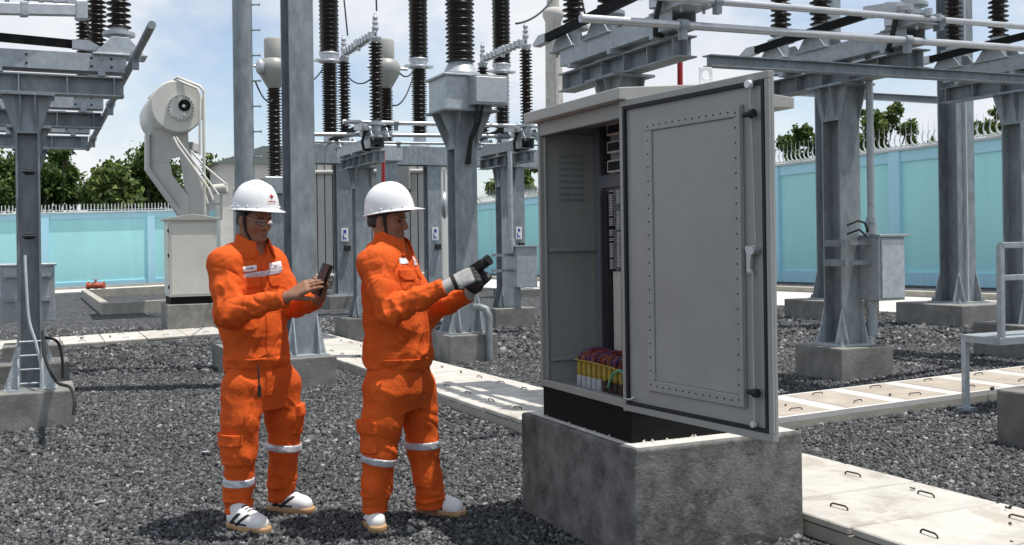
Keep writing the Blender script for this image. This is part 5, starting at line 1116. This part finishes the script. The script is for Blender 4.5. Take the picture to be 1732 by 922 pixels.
def shoe(root, heel, toe, zg, label=None):
    """low white trainer with gum sole, black side stripes and laces"""
    h_ = V3(heel); t_ = V3(toe); h_[2] = t_[2] = zg; d = un(t_ - h_); s_ = np.array((-d[1], d[0], 0)); L = 0.285; u = np.array((0,0,1.0)); c = h_
    lo = np.minimum(h_, h_ + d*L) - 0.10; hi = np.maximum(h_, h_ + d*L) + 0.10; lo[2] = zg - 0.03; hi[2] = zg + 0.19
    f = SDF(lo, hi, 0.004); Q = lambda a, b_, z: c + d*a + s_*b_ + u*z
    f.cone(Q(0.045,0,0.045), Q(0.13,0.004,0.045), 0.040, 0.044, 0.03); f.cone(Q(0.13,0.004,0.042), Q(0.225,0.008,0.038), 0.045, 0.041, 0.04); f.cone(Q(0.05,0,0.055), Q(0.07,0,0.115), 0.037, 0.038, 0.02)
    f.cone(Q(0.09,0,0.085), Q(0.20,0.004,0.050), 0.028, 0.030, 0.03)
    f = f.mask(lambda x, y, z: (zg + 0.018) - z)
    up = link('shoe', f.mesh('shoe'), 'shoe', root)
    sl = SDF(lo, hi, 0.004); sl.cone(Q(0.040,0,0.012), Q(0.13,0.004,0.012), 0.043, 0.045, 0.03); sl.cone(Q(0.13,0.004,0.012), Q(0.236,0.010,0.012), 0.047, 0.046, 0.03)
    sl = sl.mask(lambda x, y, z: np.maximum(zg - 0.006 - z, z - zg - 0.026)); link('sole', sl.mesh('sole'), 'gum', up)
    al = lambda x, y: (x - c[0])*d[0] + (y - c[1])*d[1]
    g = f.grow(0.0028)
    st = g.mask(lambda x, y, z: np.maximum(np.minimum(np.abs((al(x,y) - 0.055) - 1.1*(z - zg - 0.02)) - 0.015, np.minimum(np.abs((al(x,y) - 0.105) - 1.2*(z - zg - 0.02)) - 0.012, np.maximum(np.abs(z - zg - 0.034 - 0.0*al(x,y)) - 0.006, np.abs(al(x,y) - 0.12) - 0.06))), np.maximum(z - zg - 0.085, 0.022 - np.abs((x - c[0])*s_[0] + (y - c[1])*s_[1]))))
    link('side_stripe', st.mesh('side_stripe'), 'strap', up)
    la = g.mask(lambda x, y, z: np.maximum(np.maximum(np.abs(np.mod(al(x,y), 0.022) - 0.011) - 0.004, np.abs(al(x,y) - 0.145) - 0.040), np.maximum(np.abs((x - c[0])*s_[0] + (y - c[1])*s_[1]) - 0.020, zg + 0.055 - z)))
    link('laces', la.mesh('laces'), 'strap', up); return up

def make_person(cfg):
    Y0 = cfg['Y']; org = GY(cfg['px'], Y0); pt = lambda px, py, dy=0.0: V3(P(px, py, Y0 + dy) - org)
    root = thing('person', cfg['label'], 'person', org); fr = un(cfg['front'] + (0,)); rs = np.array((fr[1], -fr[0], 0.0)); up = np.array((0,0,1.0))
    g0 = lambda px, py: V3(G(px, py) - org)
    # ---------- jacket
    tor = SDF((-0.42,-0.48,0.74), (0.46,0.36,1.52), 0.0052)
    tor.loft([(pt(*q[0]), q[1], q[2]) for q in cfg['torso']], rs, fr, 0.02, e=2.25)
    for (a, r) in cfg['shoulders']: tor.cone(pt(*cfg['neckbase']) - up*0.066, pt(*a) - up*0.006, 0.074, r, 0.07)
    zc = pt(*cfg['chest'])[2]
    def fold_t(x, y, z):
        s_ = x*rs[0] + y*rs[1]; f_ = x*fr[0] + y*fr[1]
        lowr = np.clip((1.15 - z)/0.3, 0, 1)
        return -0.010*lowr*ridge(s_*9 + z*5, f_*7, z*6 + s_*4 + 3.1) - 0.004*ridge(s_*5 - z*7 + 9, f_*5, z*9 + 5) + 0.0075*crease(s_*5 + z*6, f_*5 + 4, z*5 - s_*3) + 0.0055*crease(s_*10 - z*8 + 3, f_*9, z*7 + f_*6 + 1) + 0.0035*crease(s_*17 + z*13, f_*15, z*12 - s_*9, 0.16)
    tor.displace(fold_t)
    nb = pt(*cfg['neckbase']); tor.cone(nb + up*0.10 + fr*0.05, nb - up*0.012 + fr*0.012, 0.085, 0.056, 0.012, mode='s'); tor.cone(nb - up*0.01 + fr*0.07, nb - up*0.075 + fr*0.115, 0.040, 0.012, 0.01, mode='s')
    jac = tor.copy()
    for arm in cfg['arms']:
        sh, el, wr = [pt(*q) for q in arm['pts']]; af = SDF(tor.lo, tor.lo + (tor.n - 1)*tor.h, tor.h)
        r = arm['r']; m1 = sh*0.5 + el*0.5; m2 = el*0.45 + wr*0.55
        af.cone(sh, m1, r[0], r[1], 0.03); af.cone(m1, el, r[1], r[2], 0.03); af.cone(el, m2, r[2], r[3], 0.035); af.cone(m2, wr, r[3], r[4], 0.02)
        d1 = un(el - sh); d2 = un(wr - el); L2 = np.linalg.norm(wr - el); dm = un(wr - sh); ph = arm.get('ph', 0.0)
        def fold_a(x, y, z):
            t2 = (x - el[0])*d2[0] + (y - el[1])*d2[1] + (z - el[2])*d2[2]; t1 = (x - sh[0])*d1[0] + (y - sh[1])*d1[1] + (z - sh[2])*d1[2]
            de = np.sqrt((x - el[0])**2 + (y - el[1])**2 + (z - el[2])**2); w = np.exp(-(de/0.14)**2)
            ax_ = (x*dm[0] + y*dm[1] + z*dm[2]); o_ = x*rs[0] + y*rs[1] - z*0.4
            a_ = -0.014*w*ridge(ax_*22 + ph, o_*6, z*5 + ph) - 0.006*ridge(t2*19 + ph*2, o_*8 + t1*3, ph + z*3) + 0.0085*crease(t2*13 + ph + o_*5, o_*6 + t1*4, ph + z*4) + 0.0065*crease(t1*12 + o_*7 + ph*3, o_*7, z*6 + ph) + 0.004*crease(t1*20 + t2*9, o_*15 + ph, z*14, 0.16)
            cuff = np.exp(-((t2 - L2 + 0.035)/0.010)**2); return a_ + 0.004*cuff
        af.displace(fold_a); cut = lambda x, y, z: (x - wr[0])*d2[0] + (y - wr[1])*d2[1] + (z - wr[2])*d2[2]
        af = af.mask(cut); k = 0.05; q = np.maximum(k - np.abs(jac.a - af.a), 0)/k; jac.a = np.minimum(jac.a, af.a) - q*q*k*0.25
        arm['wr'] = wr; arm['d2'] = d2; arm['field'] = af
    jk = link('jacket', jac.mesh('jacket'), 'orange', root)
    c0 = pt(*cfg['chest']); S_ = lambda x, y: (x - c0[0])*rs[0] + (y - c0[1])*rs[1]; F_ = lambda x, y: (x - c0[0])*fr[0] + (y - c0[1])*fr[1]
    def patch(name, mt, s0, z0, w, hh, t_, tilt=0.0, parent=jk, flap=False, round_=0.0):
        fn = lambda x, y, z: np.maximum.reduce([np.abs(S_(x,y) - s0) - w + (0.0 if not flap else 0.9*np.maximum(0, (z0 - hh*0.3) - z)), np.abs(z - z0 - tilt*(S_(x,y) - s0)) - hh, -F_(x,y)])
        f = tor.grow(t_).mask(fn)
        if (f.a < 0).any(): return link(name, f.mesh(name), mt, parent)
    for p_ in cfg['patches']:
        o = patch(*p_[:8]); 
    zp = cfg['flap_z']
    for s0 in (-0.084, 0.084): patch('pocket', 'orange', s0, zp - 0.075, 0.056, 0.062, 0.0045); patch('pocket_flap', 'orange', s0, zp, 0.060, 0.028, 0.0105, 0, jk, True)
    patch('placket', 'orange', 0.0, 1.08, 0.020, 0.26, 0.0055)
    wz = cfg['hem'] ; patch_all = tor.grow(0.005).mask(lambda x, y, z: np.abs(z - wz - 0.028) - 0.026); link('waistband', patch_all.mesh('waistband'), 'orange', jk)
    # shirt collar: a standing band round the neck, open in front, its points lying on the chest
    ce = nb + up*0.045 + fr*0.008
    cf_ = SDF(nb - 0.19, nb + 0.17, 0.0045); cf_.cone(nb - up*0.075 + fr*0.022, ce, 0.112, 0.078, 0.0)
    inner = SDF(nb - 0.19, nb + 0.17, 0.0045); inner.cone(nb - up*0.10 + fr*0.022, ce + up*0.03, 0.112, 0.062, 0.0); cf_.a = np.maximum(cf_.a, -inner.a)
    def col(x, y, z):
        f_ = (x - nb[0])*fr[0] + (y - nb[1])*fr[1]; s_ = np.abs((x - nb[0])*rs[0] + (y - nb[1])*rs[1]); ang = np.arctan2(s_, f_ + 1e-9)
        return np.maximum.reduce([z - (ce[2] + 0.004 - 0.45*np.maximum(0, f_)), (nb[2] - 0.018 - 0.55*np.clip(f_, 0, 0.12)) - z, (0.40 - ang + 2.2*np.maximum(0, (nb[2] - 0.02 - z)))*0.09])
    cf_ = cf_.mask(col)
    if (cf_.a < 0).any(): link('collar', cf_.mesh('collar'), 'orange', jk)
    # ---------- trousers
    tr = SDF((-0.36,-0.36,0.0), (0.40,0.44,0.94), 0.0056); hipl = cfg['hips']
    tr.loft([(pt(*q[0]), q[1], q[2]) for q in hipl], rs, fr, 0.03)
    tops = tr.copy(); bands = []
    for leg in cfg['legs']:
        hp, kn, an = [pt(*q) for q in leg['pts']]; r = leg['r']; lf = SDF(tr.lo, tr.lo + (tr.n - 1)*tr.h, tr.h)
        mt_ = hp*0.5 + kn*0.5; ms = kn*0.5 + an*0.5
        lf.cone(hp, mt_, r[0], r[1], 0.03, fr, 0.93); lf.cone(mt_, kn, r[1], r[2], 0.03, fr, 0.93); lf.cone(kn, ms, r[2], r[3], 0.03); lf.cone(ms, an, r[3], r[4], 0.03)
        ph = leg['ph']
        def fold_l(x, y, z):
            s_ = x*rs[0] + y*rs[1]; f_ = x*fr[0] + y*fr[1]; wa = np.exp(-((z - an[2] - 0.05)/0.09)**2); wk = np.exp(-((z - kn[2] + 0.02)/0.13)**2); wt = np.exp(-((z - hp[2])/0.14)**2)
            return -0.011*wa*ridge(s_*4 + ph, f_*4, z*24 + s_*6 + ph) + wa*0.007*crease(s_*5 + ph, f_*5, z*20 - s_*5) - 0.005*wk*ridge(s_*6 + ph*3, f_*5, z*15 - s_*9) + (0.4 + 0.6*wk)*0.007*crease(s_*5 + ph, f_*5, z*11 - s_*8 + ph) - 0.007*wt*ridge(s_*10 - z*8, f_*8 + ph, z*7) - 0.003*ridge(s_*7 + ph + z*2, f_*6, z*3 + ph) + 0.006*crease(s_*9 + ph - z*5, f_*8, z*3.5 + ph) + 0.0035*crease(s_*15 + z*10, f_*14 + ph, z*9 - s_*8, 0.16)
        lf.displace(fold_l); lf = lf.mask(lambda x, y, z: an[2] - z); leg['field'] = lf
        k = 0.035; q = np.maximum(k - np.abs(tr.a - lf.a), 0)/k; tr.a = np.minimum(tr.a, lf.a) - q*q*k*0.25
    tz = link('trousers', tr.mesh('trousers'), 'orange', root)
    for leg in cfg['legs']:
        lf = leg['field']; bz = pt(*leg['band'])[2]; bt = leg['btilt']; hp, kn, an = [pt(*q) for q in leg['pts']]
        b_ = lf.grow(0.0052).mask(lambda x, y, z: np.abs(z - bz - bt[0]*(x - kn[0]) - bt[1]*(y - kn[1])) - 0.0185); link('reflective_band', b_.mesh('reflective_band'), 'reflect', tz)
        if leg.get('pocket'):
            pz, ang = leg['pocket']; pd = np.array((math.cos(ang), math.sin(ang))); ps = np.array((-pd[1], pd[0]))
            reg = lambda zz, hh, w: (lambda x, y, z: np.maximum.reduce([np.abs(z - zz) - hh, np.abs((x - kn[0])*ps[0] + (y - kn[1])*ps[1]) - w, -((x - kn[0])*pd[0] + (y - kn[1])*pd[1])]))
            o = lf.grow(0.011).mask(reg(pz - 0.062, 0.062, 0.082)); link('cargo_pocket', o.mesh('cargo_pocket'), 'orange', tz)
            o = lf.grow(0.021).mask(reg(pz, 0.030, 0.088)); link('pocket_flap', o.mesh('pocket_flap'), 'orange', tz)
    o = tops.grow(0.006).mask(lambda x, y, z: np.maximum(np.abs(S_(x,y)) - 0.018, np.maximum(np.abs(z - 0.74) - 0.09, -F_(x,y)))); 
    if (o.a < 0).any(): link('fly', o.mesh('fly'), 'orange', tz)
    # ---------- body: one continuous surface
    bd = SDF((-0.34,-0.44,0.02), (0.50,0.42,1.76), 0.0042); nk = nb - up*0.02
    H, A = head(bd, pt(*cfg['head']), cfg['hf'], cfg['hu'], cfg['hs'], nk)
    ch = pt(*cfg['chest']); pel = pt(*cfg['hips'][1][0])
    bd.ell(ch, (0.10, 0.15, 0.20), (fr, rs, up), 0.04); bd.cone(ch, pel, 0.10, 0.11, 0.05); bd.cone(nk, ch + up*0.08, 0.055, 0.07, 0.03)
    for arm in cfg['arms']:
        sh, el, wr = [pt(*q) for q in arm['pts']]; bd.cone(ch + up*0.10, sh, 0.06, 0.050, 0.03); bd.cone(sh, el, 0.046, 0.038, 0.02); bd.cone(el, wr, 0.037, 0.0255, 0.02); hw = pt(*arm['hand'][0]); bd.cone(wr, hw, 0.0255, 0.023, 0.015, arm['hand'][2], 1.15)
        hand(bd, hw, arm['hand'][1], arm['hand'][2], arm['hand'][3], arm['hand'][4], thumb_dir=arm.get('thumb'))
    for leg in cfg['legs']:
        hp, kn, an = [pt(*q) for q in leg['pts']]; bd.cone(hp, kn, 0.075, 0.052, 0.03); bd.cone(kn, an - up*0.03, 0.050, 0.034, 0.03); an2 = g0(*leg['heel']); bd.cone(an - up*0.03, np.array((an[0], an[1], an2[2] + 0.06)), 0.034, 0.03, 0.02)
    body = link('body', bd.mesh('body'), 'skin', root)
    # face details
    hf, hs, hu = [Vector(q) for q in A]; hsc = cfg['hs']
    for s_ in (-1, 1):
        m = MB(); m.ell(H(0.0835, s_*0.031, -0.0145), (0.010*hsc, 0.0125*hsc, 0.0048*hsc), (hf, hs, hu), 12, 8); m.build('eye', 'eye', root)
        m = MB(); m.tube([H(0.0975, s_*0.014, 0.004), H(0.0945, s_*0.030, 0.009), H(0.081, s_*0.049, 0.004)], [0.0030, 0.0034, 0.0018], 6); m.build('eyebrow', 'hair', root)
    m = MB(); m.tube([H(0.1005, -0.016, -0.0785), H(0.1040, 0, -0.0775), H(0.1005, 0.016, -0.0785)], [0.0016, 0.0028, 0.0016], 6); m.build('mouth', 'lip', root)
    hr = SDF(V3(pt(*cfg['head'])) - 0.16, V3(pt(*cfg['head'])) + 0.16, 0.0045); A_ = A
    hr.ell(H(-0.010,0,0.030), (0.102*hsc, 0.083*hsc, 0.096*hsc), A_, 0.0); hr.ell(H(-0.030,0,-0.030), (0.076*hsc, 0.077*hsc, 0.055*hsc), A_, 0.02)
    hc_ = V3(pt(*cfg['head'])); hr = hr.mask(lambda x, y, z: np.maximum(((x - hc_[0])*A_[0][0] + (y - hc_[1])*A_[0][1] + (z - hc_[2])*A_[0][2])/hsc - 0.020 - 1.2*np.maximum(0, ((x - hc_[0])*A_[2][0] + (y - hc_[1])*A_[2][1] + (z - hc_[2])*A_[2][2])/hsc - 0.0), -(((x - hc_[0])*A_[2][0] + (y - hc_[1])*A_[2][1] + (z - hc_[2])*A_[2][2])/hsc + 0.058)))
    link('hair', hr.mesh('hair'), 'hair', root)
    for s_ in (-1, 1):
        m = MB(); m.tube([H(0.025, s_*0.088, 0.03), H(0.022, s_*0.081, -0.02), H(0.030, s_*0.073, -0.07), H(0.050, s_*0.046, -0.118), H(0.062, 0.0, -0.136)], 0.0068, 6); m.build('chin_strap', 'strap', root)
    helmet(root, V3(H(*cfg['hel_c'])), cfg['hel_f'], cfg['hel_u'], cfg['hel_s'], cfg['emblem'])
    if cfg.get('glasses'):
        m = MB()
        for s_ in (-1, 1): m.tube([H(0.106, s_*0.010, -0.006), H(0.104, s_*0.030, -0.002), H(0.092, s_*0.052, -0.006), H(0.0, s_*0.080, -0.004)], 0.0016, 5); m.tube([H(0.106, s_*0.010, -0.022), H(0.104, s_*0.030, -0.027), H(0.092, s_*0.052, -0.022)], 0.0012, 5)
        m.tube([H(0.106, -0.010, -0.008), H(0.109, 0, -0.005), H(0.106, 0.010, -0.008)], 0.0016, 5); gl_ = m.build('glasses', 'alu', root)
        m = MB()
        for s_ in (-1, 1):
            pts = [H(0.1055, s_*0.010, -0.007), H(0.104, s_*0.030, -0.003), H(0.093, s_*0.051, -0.007), H(0.093, s_*0.051, -0.021), H(0.104, s_*0.030, -0.026), H(0.1055, s_*0.010, -0.021)]; m.prism(pts, hf*0.0015)
        MT['lens'] = mat('clear_lens', (0.75,0.78,0.78), 0.05, 0, 0.01); MT['lens'].node_tree.nodes['Principled BSDF'].inputs['Transmission Weight'].default_value = 0.9; m.build('lens', 'lens', gl_)
    for leg in cfg['legs']: shoe(root, g0(*leg['heel']), g0(*leg['toe']), (g0(*leg['heel'])[2] + g0(*leg['toe'])[2])/2 + 0.012)
    # gloves
    if cfg.get('gloves'):
        for arm in cfg['arms']:
            hw = pt(*arm['hand'][0]); lo = hw - 0.17; hi = hw + 0.17; gf = SDF(lo, hi, 0.0042); wr = arm['wr']; back = hw + (wr - hw)*1.25
            gf.cone(back, hw, 0.034, 0.029, 0.01, arm['hand'][2], 1.1); hand(gf, hw, arm['hand'][1], arm['hand'][2], arm['hand'][3], arm['hand'][4], pad=0.0035, thumb_dir=arm.get('thumb'))
            gl_ = link('glove', gf.mesh('glove'), 'glove', root); n_ = un(arm['hand'][2]); d_ = un(arm['hand'][1])
            pm = gf.grow(0.0022).mask(lambda x, y, z: np.maximum(0.002 - ((x - hw[0])*n_[0] + (y - hw[1])*n_[1] + (z - hw[2])*n_[2]), 0.012 - ((x - hw[0])*d_[0] + (y - hw[1])*d_[1] + (z - hw[2])*d_[2])))
            if (pm.a < 0).any(): link('palm_coating', pm.mesh('palm_coating'), 'glove_palm', gl_)
            st = gf.grow(0.003).mask(lambda x, y, z: np.abs((x - hw[0])*d_[0] + (y - hw[1])*d_[1] + (z - hw[2])*d_[2] - 0.004) - 0.010); link('wrist_strap', st.mesh('wrist_strap'), 'strap', gl_)
    for a in cfg.get('extra', []): a(root, pt)
    return root, pt, org

FL = ((8,10,8),(6,8,8),(10,12,10),(22,22,15)); CURL = ((38,55,40),(42,58,42),(46,60,42),(50,60,42)); GRIP = ((62,70,45),(64,72,45),(66,72,45),(66,70,45))
def keys(root, pt):
    m = MB(); a = Vector(pt(437, 618, -0.19)); m.tube([a, a + Vector((0.004,-0.012,-0.06)), a + Vector((0.006,-0.010,-0.10))], 0.0045, 6); m.obox(a + Vector((0.006,-0.012,-0.125)), (0.016, 0.012, 0.055), ((1,0,0),(0,1,0),(0,0,1))); m.build('key_fob', 'rubber', root)
p1 = dict(Y=5.2, px=430, label='man in orange workwear, white helmet and glasses tapping a dark phone', front=(0.80,-0.60),
    torso=[((435,622,0.02),0.155,0.130),((433,600,0.02),0.165,0.140),((428,555,0.0),0.166,0.138),((422,505,0.0),0.172,0.130),((420,465,0.0),0.182,0.124),((419,444,0.0),0.185,0.120),((420,430,0.0),0.145,0.098),((421,418,0.0),0.090,0.078)],
    neckbase=(424,412,0.0), chest=(421,470,0.0), hem=0.795, flap_z=1.222,
    shoulders=[((381,443,-0.14),0.070),((456,440,0.14),0.070)],
    arms=[dict(pts=[(381,446,-0.145),(384,531,-0.22),(483,504,-0.33)], r=(0.070,0.066,0.061,0.053,0.040), ph=1.3, hand=((490,500,-0.335),(0.80,0.02,0.42),(0.30,0.75,-0.6),1,FL), thumb=(0.75,0.35,-0.15)),
          dict(pts=[(457,445,0.145),(498,517,0.05),(537,508,-0.16)], r=(0.068,0.062,0.055,0.049,0.040), ph=7.7, hand=((542,504,-0.19),(0.22,-0.30,0.75),(-0.55,-0.50,0.10),-1,((40,62,45),(44,64,45),(48,64,45),(52,64,45))), thumb=(-0.45,-0.25,0.6))],
    hips=[((440,600,0.03),0.150,0.120),((441,630,0.03),0.162,0.130),((441,660,0.03),0.165,0.125),((443,690,0.03),0.135,0.105)],
    legs=[dict(pts=[(408,655,-0.075),(406,765,-0.10),(404,866,-0.06)], r=(0.095,0.089,0.078,0.071,0.066), ph=2.2, band=(405,806,0), btilt=(0.0,0.10), pocket=(0.452,math.radians(205)), heel=(388,893), toe=(446,905)),
          dict(pts=[(476,650,0.14),(481,755,0.16),(474,846,0.22)], r=(0.094,0.086,0.076,0.070,0.067), ph=5.1, band=(478,765,0), btilt=(-0.08,0.0), pocket=(0.55,math.radians(10)), heel=(455,864), toe=(530,871))],
    head=(430,366,-0.02), hf=(0.78,-0.60,-0.20), hu=(0.10,-0.1,1.0), hs=0.93, hel_c=(0.004,0,0.042), hel_f=(0.80,-0.60,-0.03), hel_u=(0.02,0.0,1), hel_s=0.955, emblem=True, glasses=True,
    patches=[('name_patch','white',0.090,1.290,0.040,0.015,0.0075,-0.10),('name_patch','white',-0.083,1.302,0.048,0.017,0.0075,-0.10),('reflective_strip','reflect',0.0,1.264,0.135,0.0150,0.0075,-0.10),('print','blue',0.096,1.292,0.022,0.0040,0.0088,-0.10),('print','blue',-0.080,1.300,0.034,0.0040,0.0088,-0.10)], extra=[keys])
p2 = dict(Y=5.1, px=680, label='man in orange workwear and white helmet holding a device in grey gloves', front=(0.97,-0.24),
    torso=[((674,624,0.0),0.160,0.145),((673,600,0.0),0.175,0.164),((672,555,0.0),0.174,0.162),((666,505,0.0),0.176,0.146),((660,465,0.0),0.185,0.130),((656,444,0.0),0.185,0.122),((655,430,0.0),0.145,0.100),((655,416,0.0),0.090,0.080)],
    neckbase=(657,408,0.0), chest=(662,468,0.0), hem=0.775, flap_z=1.235,
    shoulders=[((634,443,-0.16),0.072),((672,438,0.16),0.070)],
    arms=[dict(pts=[(632,447,-0.165),(662,528,-0.27),(752,487,-0.29)], r=(0.073,0.069,0.064,0.055,0.042), ph=3.9, hand=((767,478,-0.285),(0.80,0.08,0.30),(0.18,0.82,-0.30),1,CURL), thumb=(0.45,0.25,0.85)),
          dict(pts=[(676,445,0.16),(722,527,0.06),(793,497,-0.10)], r=(0.068,0.063,0.057,0.050,0.041), ph=8.8, hand=((796,488,-0.12),(0.50,-0.28,0.62),(-0.10,-0.80,-0.2),-1,CURL), thumb=(-0.25,-0.1,0.9))],
    hips=[((672,600,0.0),0.150,0.130),((673,630,0.0),0.165,0.145),((674,660,0.0),0.168,0.140),((676,690,0.0),0.135,0.110)],
    legs=[dict(pts=[(652,655,-0.09),(642,765,-0.10),(634,866,-0.08)], r=(0.098,0.090,0.078,0.069,0.064), ph=9.4, band=(640,770,0), btilt=(-0.20,0.0), pocket=(0.505,math.radians(200)), heel=(626,880), toe=(636,903)),
          dict(pts=[(702,650,0.08),(716,755,0.09),(730,858,0.10)], r=(0.096,0.086,0.075,0.070,0.072), ph=12.6, band=(716,757,0), btilt=(0.02,0.0), heel=(706,868), toe=(786,877))],
    head=(655,368,0.0), hf=(0.95,-0.28,-0.10), hu=(0.12,0,1.0), hs=0.94, hel_c=(0.010,0,0.036), hel_f=(0.95,-0.28,0.13), hel_u=(-0.14,0,1), hel_s=0.945, emblem=False, gloves=True,
    patches=[('name_patch','white',0.085,1.300,0.030,0.017,0.0042,0.0),('name_patch','white',-0.075,1.296,0.045,0.024,0.0042,0.0),('print','blue',-0.075,1.292,0.034,0.0045,0.0056,0.0)])
r1, pt1, o1 = make_person(p1)
r2, pt2, o2 = make_person(p2)

# phone in a brown folding case, held by the first man
pc_ = Vector(pt1(545, 473, -0.285)) + o1; L_ = Vector((0.36, 0.12, 0.92)).normalized(); Nn = Vector((-0.62, -0.76, 0.33)); Nn = (Nn - L_*Nn.dot(L_)).normalized(); Sd = L_.cross(Nn)
ph_ = thing('phone', 'dark phone in a brown case held by the man with glasses', 'phone', pc_)
m = MB(); m.obox((0,0,0), (0.080, 0.160, 0.010), (Sd, L_, Nn)); m.build('case', 'case', ph_, 0.004, 2)
m = MB(); m.obox(Nn*0.0058, (0.070, 0.146, 0.0014), (Sd, L_, Nn)); m.build('screen', 'glass', ph_)
Sf = (Sd*0.97 + Nn*0.24).normalized(); Nf = Sf.cross(L_); m = MB(); m.obox(Nn*0.013 + Sd*0.012, (0.058, 0.158, 0.006), (Sf, L_, Nf)); m.build('cover_flap', 'case', ph_, 0.002)
dc = Vector(pt2(808, 452, -0.20)) + o2; dv_ = thing('handheld_device', 'small black handheld device gripped in grey gloves', 'device', dc)
D1 = Vector((0.62, -0.35, 0.40)).normalized(); D2 = Vector((0.45, 0.86, 0.05)); D2 = (D2 - D1*D2.dot(D1)).normalized(); D3 = D1.cross(D2)
m = MB(); m.obox((0,0,0), (0.10, 0.055, 0.045), (D1, D2, D3)); m.build('body', 'rubber', dv_, 0.008, 2)
m = MB(); m.cyl(D1*0.048, D1*0.075, 0.024, 0.027, 16); m.build('lens_barrel', 'rubber', dv_); m = MB(); m.cyl(D1*0.0752, D1*0.0765, 0.020, 0.020, 16); m.build('lens_glass', 'glass', dv_)
m = MB(); m.obox(D3*-0.045 - D1*0.015, (0.034, 0.036, 0.07), (D1, D2, D3)); m.build('grip', 'rubber', dv_, 0.006, 2)
